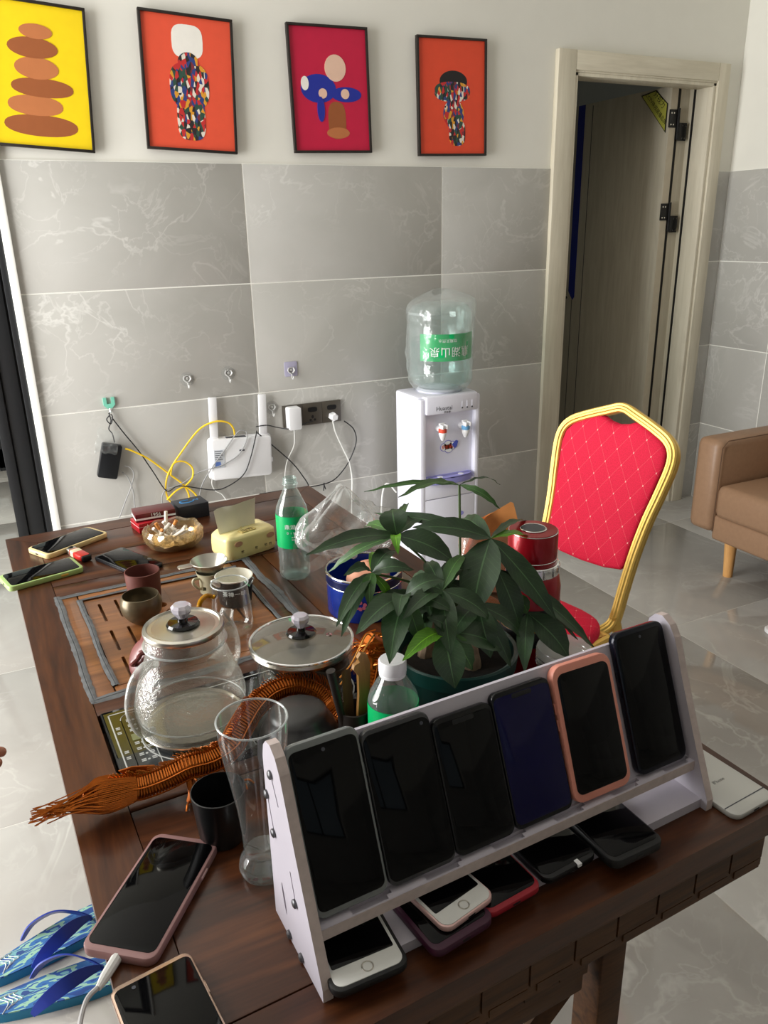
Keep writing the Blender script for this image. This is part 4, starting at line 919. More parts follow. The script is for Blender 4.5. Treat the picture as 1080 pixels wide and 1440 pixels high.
J = thing('fair_pitcher', 'clear glass tea pitcher with an amber handle behind the kettle', 'pitcher', place(.318, .690, 0))
obj('pitcher_body', MB().lathe([(0, .004), (.026, .004), (.030, .0), (.034, .006), (.0355, .02), (.034, .045), (.0315, .068), (.0305, .082), (.0315, .09)], 36, capt=False), MT['glass'], J, ang=80)
obj('rim', MB().torus(.0315, .0012, (0, 0, .09), 36, 6), MT['rimg'], J)
obj('lip', MB().tube([(.030, -.002, .082), (.037, -.004, .089), (.041, -.005, .0925)], [.007, .006, .003], 8), MT['glass'], J)
obj('amber_handle', MB().tube(spl([(-.031, -.006, .074), (-.044, -.009, .080), (-.056, -.011, .072), (-.058, -.011, .055), (-.046, -.008, .032), (-.034, -.006, .03)], 5), .0042, 10), plain('amber_glass', (214, 150, 16), .1, var=.05, trans=.5), J)
ce = plain('cup_cream', (232, 228, 214), .3)
J = thing('serving_jug', 'black and cream spouted tea jug behind the glass pitcher', 'jug', place(.357, .585, 0))
obj('jug_body', MB().lathe([(0, .0), (.027, .0), (.030, .004), (.033, .03), (.0345, .052)], 32, capt=False), plain('jug_black', (26, 26, 26), .4), J)
obj('jug_lining', MB().lathe([(.0345, .052), (.0355, .0545), (.0335, .0545), (.031, .03), (.027, .004), (0, .004)], 32, capb=False), ce, J)
obj('spout', MB().tube([(-.031, -.006, .046), (-.040, -.010, .054), (-.046, -.012, .0575)], [.010, .008, .002], 10, flat=.7), ce, J)
curved_text(J, '茶禅一味', .011, .0350, .03, -1.9, MT['whiteink'])
Q = thing('tea_strainer', 'metal tea strainer resting on a cream ceramic holder', 'strainer', place(.330, .522, 0))
sm_ = MB(); sm_.lathe([(.018, 0), (.022, .004), (.022, .03), (.027, .046), (.0255, .046), (.02, .03), (.018, .006), (0, .006), (0, 0)], 28)
wc = MB()
for a in (-2.5, -1.3): wc.box(-.004, .004, -.006, .006, 0, .008, M=Matrix.Translation((.0215*math.cos(a), .0215*math.sin(a), .012)) @ Matrix.Rotation(a+PI/2, 4, 'Z'))
link('holder', cutmesh('holder', sm_, wc, plain('strainer_cream', (206, 200, 168), .4), 35), Q)
obj('holder_handle', MB().tube(spl([(-.024, -.005, .036), (-.034, -.008, .038), (-.036, -.008, .03), (-.028, -.006, .018), (-.021, -.005, .014)], 4), .0028, 7), plain('strainer_cream_handle', (206, 200, 168), .4), Q)
obj('strainer_bowl', MB().lathe([(.0, .034), (.012, .035), (.024, .050), (.0345, .066), (.0355, .067), (.0345, .068), (.0235, .0515), (.0115, .0365), (0, .0355)], 36), MT['steel'], Q)
obj('strainer_tab', MB().slab(.03, .02, .0655, .067, .008, .0004, c=(-.046, -.004)), MT['steel'], Q)
zc = plain('zisha_clay', (96, 50, 42), .55, bmp=.1); zi = plain('zisha_inside', (84, 44, 36), .5)
tag(obj('tea_cup', MB().lathe([(0, 0), (.026, 0), (.030, .003), (.0315, .03), (.0325, .057), (.0305, .0575), (.029, .03), (.027, .004), (0, .004)], 36), zc, M=place(.212, .480, 0)), 'straight reddish brown clay cup on the tray', 'cup')
br_ = plain('bronze_glaze', (104, 92, 70), .3, .45, var=.25, ns=25)
tag(obj('tea_bowl', MB().lathe([(0, 0), (.017, 0), (.019, .002), (.026, .008), (.034, .02), (.0365, .032), (.0355, .043), (.032, .052), (.0305, .0525), (.033, .042), (.034, .032), (.03, .02), (.018, .006), (0, .005)], 40), br_, M=place(.188, .572, -.001)), 'round bronze glazed tea bowl beside the clay cup', 'bowl')
# clay teapot half hidden behind the kettle, lid leaning on it
tp = thing('clay_teapot', 'small reddish clay teapot without its lid behind the kettle', 'teapot', place(.196, .720, -.001))
cy2 = plain('clay_red', (120, 62, 54), .45, bmp=.05)
obj('teapot_body', MB().lathe([(0, 0), (.028, 0), (.036, .008), (.042, .024), (.040, .038), (.030, .047), (.026, .049), (.024, .047), (.03, .04), (.034, .024), (.026, .006), (0, .005)], 36), cy2, tp)
obj('teapot_spout', MB().tube(spl([(.038, .01, .022), (.052, .014, .034), (.062, .017, .046)], 4), [.009-.0005*i for i in range(9)], 10), cy2, tp)
ML = place(.152, .768, .030) @ Matrix.Rotation(rotd(28), 4, 'Z') @ Matrix.Rotation(rotd(-58), 4, 'Y')
tl_ = thing('teapot_lid', 'round pinkish clay lid with a bow knob leaning on the teapot', 'lid', ML)
c3 = plain('clay_pink', (118, 62, 58), .35, coat=.2)
obj('lid_disc', MB().lathe([(0, -.004), (.032, -.004), (.0345, -.001), (.034, .002), (.026, .006), (.012, .009), (0, .010)], 36), c3, tl_)
obj('bow_knob', MB().tube(spl([(-.012, .012, .009), (-.010, .006, .018), (0, 0, .017), (.010, -.006, .019), (.013, -.013, .009)], 5), .0045, 9), c3, tl_)

# beer glass, black cup, upturned bowl
B = thing('beer_glass', 'tall waisted beer glass standing beside the phone rack', 'glass', place(.172, 1.238, 0))
obj('glass_wall', MB().lathe([(.019, .030), (.0205, .036), (.021, .06), (.0235, .09), (.0285, .125), (.033, .155), (.0355, .18), (.0355, .195)], 44, capb=False, capt=False), MT['glass'], B, ang=80)
obj('glass_foot', MB().lathe([(0, .002), (.02, .0), (.0255, .005), (.0275, .012), (.0255, .021), (.020, .028), (.019, .032), (.014, .030), (0, .026)], 40), thin('foot_glass', (232, 238, 238), edge=.22, haze=.012, hcol=(214, 220, 220), ior=1.6), B, ang=80)
obj('rim', MB().torus(.0355, .0011, (0, 0, .195), 44, 6), MT['rimg'], B)
bm_ = plain('cup_black', (14, 14, 15), .35, coat=.2)
tag(obj('black_cup', MB().lathe([(0, 0), (.023, 0), (.026, .004), (.0295, .05), (.031, .066), (.0298, .0665), (.028, .05), (.024, .005), (0, .005)], 36), bm_, M=place(.148, 1.165, 0)), 'plain black cup behind the beer glass', 'cup')
gb = plain('bowl_grey_glaze', (54, 53, 52), .3, var=.1)
tag(obj('upturned_bowl', MB().lathe([(.056, 0), (.057, .004), (.0555, .02), (.051, .038), (.045, .050), (.040, .056), (.0395, .060), (.036, .066), (.028, .070), (0, .0715)], 44), gb, M=place(.286, 1.066, 0)), 'dark grey glazed bowl turned upside down in the bend of the dragon', 'bowl')

# ================================================================== ASHTRAY, CIGARETTES, TISSUES
A = thing('glass_ashtray', 'scalloped amber tinted glass ashtray full of ash and butts', 'ashtray', place(.330, .240, 0))
MT['amber'] = thin('amber_tint_glass', (250, 236, 206), edge=.25, haze=.04, hcol=(226, 196, 140), rough=.05, ior=1.6)
def asf(s_, q):
    a = 2*PI*s_; lob = 1+.045*abs(math.sin(4*a)); zs = [0, .0, .006, .02, .034, .043, .040, .026, .012, .010]; rs = [0, .044, .054, .063, .064, .058, .052, .054, .046, 0]
    k = q*(len(zs)-1); i = min(int(k), len(zs)-2); f = k-i
    return Vector((math.cos(a)*lob*(rs[i]+(rs[i+1]-rs[i])*f), math.sin(a)*lob*(rs[i]+(rs[i+1]-rs[i])*f), zs[i]+(zs[i+1]-zs[i])*f+(.004*math.sin(4*a)**2 if 3 < k < 7 else 0)))
obj('dish', MB().grid(asf, 64, 28, closed_u=True), MT['amber'], A, ang=40)
ash = MB(); ash.grid(lambda s_, q: Vector((math.cos(2*PI*s_)*.05*q, math.sin(2*PI*s_)*.05*q, .026-.010*q*q+.012*noise.noise(Vector((math.cos(2*PI*s_)*q*4, math.sin(2*PI*s_)*q*4, 2))))), 28, 9, closed_u=True)
o = tag(obj('ash_heap', ash, plain('ash', (196, 190, 182), .95, var=.45, ns=180, bmp=.6), M=place(.330, .240, 0), ang=0), 'heap of grey ash in the glass ashtray', 'ash'); o['kind'] = 'stuff'
bw = plain('butt_paper', (226, 218, 204), .7); bf = plain('butt_filter', (204, 132, 62), .7); bd2 = plain('butt_tip', (70, 60, 52), .9)
rnd = random.Random(3)
for k in range(10):
    a = rnd.uniform(0, 2*PI); r = rnd.uniform(.005, .04); ti = rnd.uniform(.2, 1.1); L = rnd.uniform(.022, .034)
    P = at(.330+r*math.cos(a), .240-r*math.sin(a), .030+rnd.uniform(0, .008))
    if k == 0: P = at(.318, .225, .032); ti = 1.45; L = .045
    if k == 1: P = at(.305, .255, .030); ti = 1.2; L = .036
    Mx = Matrix.Translation(P) @ Matrix.Rotation(rnd.uniform(0, 6.28), 4, 'Z') @ Matrix.Rotation(-ti, 4, 'Y')
    t = thing('cigarette_butt', 'stubbed out cigarette butt in the glass ashtray', 'cigarette', Mx, 'butts in the ashtray')
    obj('paper', MB().tube([(0, 0, 0), (L*.55, 0, 0)], .0038, 8), bw, t); obj('filter', MB().tube([(L*.55, 0, 0), (L, 0, 0)], .0038, 8), bf if k % 3 == 1 else bw, t)
rp = plain('pack_red', (172, 22, 36), .3, coat=.4); rpd = plain('pack_dark_red', (92, 10, 20), .35, coat=.3); nv = plain('pack_navy', (40, 44, 52), .4)
t = thing('cigarette_pack', 'bright red cigarette pack lying under a darker one by the ashtray', 'cigarette pack', place(.318, .095, 0, rotd(8)))
obj('box', MB().box(-.045, .045, -.028, .028, 0, .023, b=.001), rp, t); obj('lid_line', MB().box(-.0455, .0455, -.0285, .0285, .0145, .015), MT['whiteink'], t)
obj('pack_mark', MB().prism([(-.03, .004), (-.024, .02), (-.018, .004)], -.0288, -.0278, 'y'), MT['whiteink'], t, ang=0)
t = thing('cigarette_pack', 'dark red cigarette pack with white band on top of the red pack', 'cigarette pack', place(.322, .088, .0232, rotd(-2)))
obj('box', MB().box(-.046, .046, -.028, .028, 0, .019, b=.001), rpd, t); obj('white_band', MB().box(-.0463, .0463, -.0283, .0283, .004, .0085), MT['whiteink'], t); txt('lettering', '1956', .012, MT['whiteink'], t, Matrix.Translation((0, -.0286, .013)) @ RX)
t = thing('small_box', 'dark slate box with a blue swirl standing behind the ashtray', 'box', place(.415, .062, 0, rotd(4)))
obj('carton', MB().box(-.038, .038, -.032, .028, 0, .036, b=.001), nv, t)
sw = plain('swirl_blue', (70, 150, 214), .4)
obj('swirl', MB().tube([Vector((-.006+.017*math.cos(a*.3), .0+.011*math.sin(a*.3), .0362)) for a in range(4, 22)], .0016, 5), sw, t); txt('lettering', 'CS', .012, sw, t, Matrix.Translation((.018, .004, .0362)))
# lighter
Mx = place(.136, .212, .0075, math.atan2(-.09, .03))
t = thing('lighter', 'red plastic lighter with a metal top between two phones', 'lighter', Mx)
lr = plain('lighter_red', (196, 34, 26), .3, coat=.4)
obj('tank', MB().slab(.056, .022, -.0065, .0065, .005, .002, c=(-.008, 0)), lr, t); obj('print_patch', MB().slab(.02, .0222, -.0066, .0067, .004, .0015, c=(-.022, 0)), plain('lighter_cream', (226, 214, 180), .4), t); obj('guard', MB().slab(.013, .02, -.006, .006, .003, .001, c=(-.042, 0)), MT['steel'], t); obj('base_cap', MB().slab(.008, .0216, -.0064, .0064, .005, .002, c=(.024, 0)), MT['blk'], t); obj('wheel', MB().lathe([(.004, -.004), (.004, .004)], 12, M=Matrix.Translation((-.046, 0, .005)) @ RX), MT['blk'], t)
# tissue pack
t = thing('tissue_pack', 'cream plastic pack of tissues with a sheet pulled up', 'tissue pack', place(.455, .350, 0, rotd(13)))
cream = plain('tissue_wrap', (236, 220, 156), .3, var=.05, coat=.3); 
def tpf(s_, q):
    a = 2*PI*s_; c, s2 = math.cos(a), math.sin(a); zz = [0, 0, .010, .030, .046, .052, .053]; rr = [.0, .94, 1.0, 1.0, .97, .86, 0]
    k = q*(len(zz)-1); i = min(int(k), len(zz)-2); f = k-i; r = rr[i]+(rr[i+1]-rr[i])*f; z = zz[i]+(zz[i+1]-zz[i])*f
    x = .064*math.copysign(abs(c)**.32, c); y = .040*math.copysign(abs(s2)**.32, s2)
    return Vector((x*r, y*r, max(0, z+.0025*noise.noise(Vector((x*50, y*50, z*30)))*(1 if z > .005 else 0))))
obj('wrapper', MB().grid(tpf, 56, 22, closed_u=True), cream, t, ang=60)
def shf_(s_, q):
    x = -.054+.088*s_; z = .046+.060*q+.010*q*s_; return Vector((x*(1+.12*q)-.004*q, .004+.007*math.sin(s_*5.5+.6)*q+.003*q*math.sin(s_*11)-.006*q*q, z))
obj('tissue_sheet', MB().grid(shf_, 26, 12), plain('tissue_white', (236, 233, 222), .9, var=.02, bmp=.1), t, ang=80)
dk = plain('tissue_print', (64, 54, 40), .5); bp_ = plain('tissue_nut', (196, 150, 120), .5)
obj('printed_box', MB().box(-.020, .016, -.029, -.014, .0535, .0545), plain('tissue_gold', (206, 184, 116), .4), t, ang=0)
txt('lettering', '山竹', .014, dk, t, Matrix.Translation((-.002, -.0215, .0548)))
for x in (-.036, .044): obj('printed_nut', MB().lathe([(.0095, 0), (.0095, .0006)], 16, sy=.6, M=Matrix.Translation((x, -.0405, .036)) @ RX), bp_, t)
for x in (-.028, .006, .03, .042): txt('lettering', '竹', .0075, dk, t, Matrix.Translation((x, -.0412, .016)) @ RX)

# ================================================================== BOTTLES, TIN, BAG
def bottle(label, M, capped, level, hscale=1.0):
    b = thing('water_bottle', label, 'bottle', M)
    z = lambda q: q*hscale
    pf = [(0, .004), (.018, .002), (.026, .0), (.0305, .006), (.0315, .02), (.0300, .024), (.0315, .03), (.030, .037), (.0315, .044), (.030, .051), (.0315, .058), (.031, .068), (.0312, .14), (.029, .150), (.022, .166), (.0155, .180), (.0125, .187), (.0125, .192), (.0155, .193), (.0155, .196), (.0122, .197), (.0122, .208)]
    obj('bottle_wall', MB().lathe([(r, z(q)) for r, q in pf], 32, capt=False), MT['pet'], b, ang=80)
    if not capped:
        th_ = MB()
        for k in range(3): th_.torus(.0125, .0012, (0, 0, z(.199+.0035*k)), 24, 6)
        obj('neck_thread', th_, MT['pet'], b)
    obj('water', MB().lathe([(0, .006), (.025, .005), (.0295, .02), (.0295, level), (0, level)], 28), thin('bottle_water', (236, 244, 242), haze=.02, hcol=(200, 214, 210), ior=1.33), b)
    l_ = obj('label', MB().grid(lambda s_, q: Vector((.0318*math.cos(2*PI*s_), .0318*math.sin(2*PI*s_), z(.070+.066*q))), 40, 2, closed_u=True), MT['greenlab'], b)
    curved_text(l_, '鼎湖山泉', .0105, .0321, z(.115), -1.75, MT['whiteink']); curved_text(l_, 'DINGHU', .006, .0321, z(.103), -1.75, MT['whiteink'])
    for k in range(5): curved_text(l_, '饮用天然水', .0034, .0321, z(.094-.005*k), -1.75, MT['whiteink']) if k < 2 else None
    if capped:
        cp_ = MB(); cp_.lathe([(.0165, z(.186)), (.0172, z(.188)), (.0172, z(.205)), (.0160, z(.2075)), (0, z(.208))], 30); obj('cap', cp_, MT['white'], b)
        obj('cap_ring', MB().lathe([(.0165, z(.181)), (.0168, z(.185)), (.0162, z(.186))], 30), MT['white'], b)
    return b
bottle('open clear water bottle with a green label beside the tissue pack', place(.500, .532, 0), False, .062)
bottle('clear water bottle with white cap and green label between rack and plant pot', place(.374, 1.165, 0), True, .05, .80)
TN = thing('cookie_tin', 'open round blue tin with silver edge and a crest', 'tin', place(.556, .730, 0))
bl = plain('tin_blue', (22, 56, 160), .25, .2, coat=.4); bl2 = plain('tin_dark_blue', (14, 24, 74), .3, .2)
obj('tin_wall', MB().lathe([(0, .002), (.066, .0), (.068, .003), (.068, .078), (.0665, .078), (.066, .006), (0, .005)], 48), bl, TN)
obj('rolled_rim', MB().torus(.0685, .0022, (0, 0, .079), 48, 8), MT['chrome'], TN); obj('rim_band', MB().lathe([(.0684, .060), (.0692, .061), (.0692, .074), (.0684, .075)], 48, capb=False, capt=False), bl2, TN); obj('silver_line', MB().torus(.0688, .0009, (0, 0, .0595), 48, 6), MT['chrome'], TN)
cr = MB(); a = -2.15
for dx, dz in ((-.008, 0), (0, .004), (.008, 0), (-.006, -.006), (.006, -.006), (0, -.008)): cr.lathe([(.0035, 0), (.0035, .0006)], 10, M=Matrix.Translation((.0686*math.cos(a+dx/.068), .0686*math.sin(a+dx/.068), .038+dz)) @ Matrix.Rotation(a+PI/2, 4, 'Z') @ RX)
obj('crest', cr, plain('crest_red', (170, 90, 110), .4), TN)
MT['bag'] = thin('carrier_bag_film', (246, 247, 246), haze=.10, hcol=(244, 246, 244), edge=.36, bmp=.7, bs=22, rough=.12)
def bagf(s_, q):
    a = 2*PI*s_; e = (q-.5)*PI; c, s2 = math.cos(a), math.sin(a)
    base = Vector((c*math.cos(e)*.098, s2*math.cos(e)*.050, math.sin(e)*.052))
    fold = .010*math.sin(a*5+2.2*math.sin(e*2+1))*math.cos(e)+.006*math.sin(a*11+e*5)*math.cos(e)
    n_ = noise.noise(base*14)*.020+abs(noise.noise(base*30+Vector((3, 1, 7))))*-.010
    d = base.normalized(); pk_ = .034*math.exp(-((base.x+.01)/.035)**2)*max(0, math.sin(e))
    return base+d*(n_+fold)+Vector((0, 0, pk_))
bg_ = thing('plastic_bag', 'crumpled clear plastic carrier bag stuffed into the blue tin', 'plastic bag', place(.565, .655, .128))
obj('bag_body', MB().grid(bagf, 60, 36, closed_u=True), MT['bag'], bg_, ang=70)
def strip(path, wd, seed):
    P = spl(path, 6); m = MB(); vs = []; fs = []
    for i, q in enumerate(P):
        t_ = (P[min(i+1, len(P)-1)]-P[max(i-1, 0)]).normalized(); sd = t_.cross(Vector((0, -1, .3))).normalized()
        w_ = wd*(.8+.5*noise.noise(q*30+Vector((seed, 0, 0))))
        for k in range(5): vs.append(q+sd*w_*(k/4-.5)+Vector((0, -1, 0))*.006*noise.noise(q*60+Vector((k*3, seed, 0))))
    for i in range(len(P)-1):
        for k in range(4): fs.append((i*5+k, i*5+k+1, i*5+6+k, i*5+5+k))
    return m.add(vs, fs)
obj('bag_handle', strip([(-.06, -.02, .03), (-.10, -.04, .025), (-.125, -.05, .005), (-.122, -.052, -.025), (-.10, -.05, -.036), (-.06, -.03, -.03)], .024, 1), MT['bag'], bg_, ang=80)
obj('bag_handle', strip([(-.05, -.04, .015), (-.072, -.055, .010), (-.078, -.06, -.012), (-.06, -.06, -.028), (-.035, -.05, -.02), (-.03, -.05, .005), (-.05, -.045, .015)], .016, 4), MT['bag'], bg_, ang=80)
ppk = plain('bread_pink', (236, 170, 140), .7, var=.12, ns=20)
tag(obj('bread_roll', MB().grid(lambda s_, q: Vector((math.cos(2*PI*s_)*math.sin(PI*q)*.046, math.sin(2*PI*s_)*math.sin(PI*q)*.034, math.cos(PI*q)*.030+.003*noise.noise(Vector((s_*9, q*9, 0))))), 28, 16, closed_u=True), ppk, M=place(.562, .735, .062, rotd(20)), ang=80), 'orange pink wrapped roll lying in the blue tin', 'bread')
# orange paper bag in film behind the plant
op_ = plain('orange_paper', (220, 148, 84), .6, var=.08, bmp=.1)
OB = thing('paper_bag', 'orange paper bag with a peaked corner in clear film behind the plant', 'paper bag', place(.690, .925, 0))
def papf(s_, q):
    top = [(0, .172), (.3, .198), (.62, .214), (.9, .236), (1, .20)]; h_ = .17
    for (a0, h0), (a1, h1) in zip(top, top[1:]):
        if a0 <= s_ <= a1: h_ = h0+(h1-h0)*(s_-a0)/(a1-a0)
    return Vector((-.046+.094*s_, .018*math.sin(s_*PI)-.010*q*q+.004*math.sin(s_*9+q*3), h_*q))
obj('paper', MB().grid(papf, 24, 14), op_, OB, ang=80)
obj('paper_back', MB().grid(lambda s_, q: papf(s_, q*.93)*1.0+Vector((0, .012+.012*math.sin(s_*PI), 0)), 24, 14), op_, OB, ang=80)
obj('film', MB().grid(lambda s_, q: Vector(((.056+.006*noise.noise(Vector((s_*8, q*6, 0))))*math.copysign(abs(math.cos(2*PI*s_))**.6, math.cos(2*PI*s_)), (.030+.006*noise.noise(Vector((s_*9, q*9, 5))))*math.sin(2*PI*s_)-.002, .002+q*.196+.006*math.sin(s_*30)*q)), 40, 22, closed_u=True), thin('bread_film', (248, 240, 236), haze=.12, hcol=(240, 216, 204), edge=.2, bmp=.6, bs=30, rough=.12), OB, ang=70)

# ================================================================== THERMOS AND JAR
TH_ = thing('thermos_flask', 'red thermos flask with black and gold bands beside the plant', 'thermos', place(.654, 1.078, 0))
rd = plain('thermos_red', (150, 10, 26), .28, .35, coat=.3)
obj('flask_body', MB().lathe([(0, 0), (.041, 0), (.043, .003), (.043, .165), (.040, .180), (.037, .185)], 44), rd, TH_, ang=50)
obj('strap_ring', MB().lathe([(.0372, .184), (.0386, .185), (.0386, .200), (.0372, .201)], 44), MT['chrome'], TH_)
for k in range(7):
    a = -2.9+.42*k; obj('ring_link', MB().box(-.006, .006, -.001, .001, .186, .199, b=.0006, M=Matrix.Rotation(a+PI/2, 4, 'Z') @ Matrix.Translation((0, -.0388, 0))), MT['chrome'], TH_)
ld = obj('flask_lid', MB().lathe([(.0345, .200), (.0355, .203), (.0355, .2455), (.034, .249), (0, .250)], 44), rd, TH_, ang=50)
obj('lid_ring', MB().torus(.0345, .0009, (0, 0, .2475), 44, 6), MT['chrome'], ld); obj('lid_ring', MB().torus(.0356, .0006, (0, 0, .208), 44, 6), MT['chrome'], ld)
obj('top_ring', MB().torus(.0175, .0014, (0, 0, .2503), 36, 6, flat=.5), MT['chrome'], ld); obj('top_disc', MB().lathe([(.017, .250), (.0165, .2508), (0, .2509)], 36, capb=False), plain('lid_slate', (58, 60, 64), .35), ld)
bk_ = plain('band_black', (16, 15, 16), .4); gd_ = plain('band_gold', (190, 132, 56), .35, .4)
for z0, z1, m_ in ((.122, .140, bk_), (.104, .122, gd_), (.080, .104, bk_)): obj('printed_band', MB().lathe([(.04305, z0), (.0434, z0+.0005), (.0434, z1-.0005), (.04305, z1)], 44, capb=False, capt=False), m_, TH_)
a = -2.5; obj('emblem', MB().lathe([(.006, 0), (.006, .0008)], 18, M=Matrix.Translation((.0432*math.cos(a), .0432*math.sin(a), .092)) @ Matrix.Rotation(a+PI/2, 4, 'Z') @ RX), gd_, TH_)
JR = thing('plastic_jar', 'clear round plastic jar with a red base behind the pink cased phone', 'jar', place(.640, 1.172, 0))
obj('jar_wall', MB().lathe([(0, .002), (.034, 0), (.036, .003), (.036, .085), (.034, .092)], 36, capt=False), MT['pet'], JR, ang=80)
obj('jar_filling', MB().lathe([(0, .004), (.033, .004), (.034, .05), (0, .052)], 30), plain('jar_red', (110, 30, 30), .5, var=.3, ns=90), JR)
jl = MB(); jl.lathe([(.0362, .088), (.038, .089), (.038, .106), (.0365, .109), (.030, .1075), (.0, .107)], 40); obj('jar_lid', jl, thin('jar_lid_clear', (236, 240, 238), haze=.3, hcol=(214, 216, 212), edge=.3), JR, ang=50)
lr_ = MB()
for z in (.086, .091, .097): lr_.torus(.0378, .0009, (0, 0, z), 40, 6)
obj('lid_ridge', lr_, MT['chrome'], JR)

# ================================================================== PLANT
def leafmat(name, c1, c2):
    m, nt, b = newmat(name); u = nd(nt, 'ShaderNodeSeparateXYZ', None, i0=nd(nt, 'ShaderNodeTexCoord').outputs['UV'])
    x, y = u.outputs[0], u.outputs[1]; d = math_(nt, 'ABSOLUTE', math_(nt, 'SUBTRACT', x, .5))
    rib = math_(nt, 'LESS_THAN', d, .022); vv = math_(nt, 'FRACT', math_(nt, 'SUBTRACT', math_(nt, 'MULTIPLY', y, 13.0), math_(nt, 'MULTIPLY', d, 5.0)))
    vn = math_(nt, 'LESS_THAN', vv, .10)
    nz = nd(nt, 'ShaderNodeTexNoise', None, Vector=coords(nt), Scale=40.0).outputs[0]
    c = ramp(nt, nz, [(.3, lin(c1)), (.7, lin(c2))]); lt = tuple(min(255, q*1.45+18) for q in c2)
    f = math_(nt, 'MAXIMUM', math_(nt, 'MULTIPLY', rib, .7), math_(nt, 'MULTIPLY', vn, .16))
    nt.links.new(mixc(nt, f, c, lin(lt)), b.inputs['Base Color']); b.inputs['Roughness'].default_value = .42
    b.inputs['Specular IOR Level'].default_value = .45
    bump(nt, b, vv, .12, .001); return m
MT['leafA'] = leafmat('leaf_dark', (30, 52, 28), (44, 70, 38)); MT['leafB'] = leafmat('leaf_mid', (40, 74, 30), (58, 96, 38)); MT['leafC'] = leafmat('leaf_fresh', (74, 130, 24), (104, 160, 34))
pc = (.508, 1.102)
PL = thing('potted_plant', 'money tree with palmate dark green leaves in a dark green pot', 'plant', place(pc[0], pc[1], 0))
pinv = PL.matrix_world.inverted()
gp = plain('pot_green', (10, 52, 46), .4, var=.05)
obj('pot', MB().lathe([(0, 0), (.058, 0), (.062, .004), (.078, .088), (.080, .090), (.083, .091), (.0855, .112), (.083, .114), (.079, .112), (.076, .09), (.06, .01), (0, .008)], 48), gp, PL)
so_ = MB(); so_.grid(lambda s_, q: Vector((math.cos(2*PI*s_)*.078*q, math.sin(2*PI*s_)*.078*q, .096+.006*noise.noise(Vector((math.cos(2*PI*s_)*q*5, math.sin(2*PI*s_)*q*5, 0))))), 24, 6, closed_u=True)
obj('soil', so_, plain('soil', (24, 19, 15), .95, var=.5, ns=120, bmp=.6), PL)
bark = plain('bark', (146, 124, 100), .85, var=.25, ns=90, bmp=.6)
obj('trunk', MB().tube(spl([(.006, -.028, .07), (.002, -.022, .115), (.0, -.016, .15), (.004, -.01, .18)], 5), [.020-.0006*i for i in range(16)], 12), bark, PL)
for k, (x, y) in enumerate(((-.035, .03), (.04, .02))): obj('trunk', MB().tube(spl([(x, y, .07), (x*.8, y*.8, .13), (x*.4, y*.5, .18)], 5), [.012-.0004*i for i in range(11)], 10), bark, PL)
def leaf(base, tip, wd, mat, droop=.012, facing=None, fold=.25, n=10):
    b, t_ = pinv @ Vector(base), pinv @ Vector(tip); ax = t_-b; L = ax.length; ax.normalize()
    nrm = (pinv.to_3x3() @ (facing if facing else (CAM-Vector(base)).normalized()*.55+Vector((-.25, -.1, .85))))
    nrm = (nrm-ax*nrm.dot(ax)).normalized(); sd = ax.cross(nrm)
    vs = []; fs = []; uvs = []
    for i in range(n+1):
        f = i/n; ww = wd*.5*(math.sin(PI*min(1, f*1.02)**.85)**.8)*(1.0 if f < .99 else 0); ww = max(ww, .0004)
        c = b+ax*L*f+nrm*droop*math.sin(PI*f)
        for k, s_ in enumerate((-1, -.5, 0, .5, 1)):
            vs.append(c+sd*ww*s_+nrm*(abs(s_)*ww*fold-.0)+nrm*.0012*math.sin(f*26)*abs(s_)); uvs.append((s_*.5+.5, f))
    for i in range(n):
        for k in range(4): fs.append((i*5+k, i*5+k+1, i*5+6+k, i*5+5+k))
    m = MB().add(vs, fs); me = bpy.data.meshes.new('leaf'); me.from_pydata([tuple(q) for q in vs], [], fs); me.materials.append(mat); me.shade_smooth()
    uv = me.uv_layers.new(name='UVMap')
    for lp in me.loops: uv.data[lp.index].uv = uvs[lp.vertex_index]
    return link('leaf', me, PL)
stems = MB()
def V3(px, py, v): return at(*onV(px, py, v))
def cluster(hub, v, leaves, root=(0, -.01, .17)):
    h = V3(hub[0], hub[1], v); hl_ = pinv @ h; r0 = Vector(root); md = (hl_+r0)*.5+Vector((0, 0, .012))
    stems.tube(spl([r0, md, hl_], 5), .0017, 6)
    for (px, py, v2, wpx, m_) in leaves:
        t_ = V3(px, py, v2); dpt = (h-CAM).dot(fwd); leaf(h, t_, wpx/F_PX*dpt, MT['leaf'+m_], facing=None)
cluster((558, 753), 1.09, [(430, 781, 1.10, 27, 'A'), (552, 716, 1.06, 40, 'A'), (640, 792, 1.13, 40, 'A'), (462, 805, 1.05, 15, 'B'), (512, 742, 1.0, 16, 'B'), (575, 708, 1.02, 12, 'B'), (560, 780, 1.12, 15, 'C'), (600, 735, 1.02, 24, 'A')])
cluster((690, 757), 1.13, [(663, 872, 1.17, 56, 'A'), (580, 742, 1.08, 32, 'A'), (527, 722, 1.0, 20, 'A'), (782, 872, 1.20, 34, 'A'), (755, 765, 1.06, 17, 'C'), (745, 735, 1.02, 14, 'A'), (772, 848, 1.15, 22, 'A'), (648, 730, 1.05, 26, 'A')])
cluster((646, 682), 1.06, [(512, 692, 1.02, 9, 'B'), (560, 700, 1.12, 16, 'B'), (703, 716, 1.10, 12, 'B'), (703, 682, 1.02, 5, 'A')])
cluster((523, 806), 1.10, [(473, 882, 1.15, 24, 'A'), (494, 862, 1.13, 20, 'A'), (520, 856, 1.14, 20, 'B'), (483, 810, 1.11, 20, 'A'), (582, 802, 1.13, 24, 'A'), (556, 775, 1.08, 26, 'A'), (528, 778, 1.06, 10, 'C'), (545, 842, 1.10, 14, 'C'), (480, 896, 1.15, 22, 'A')])
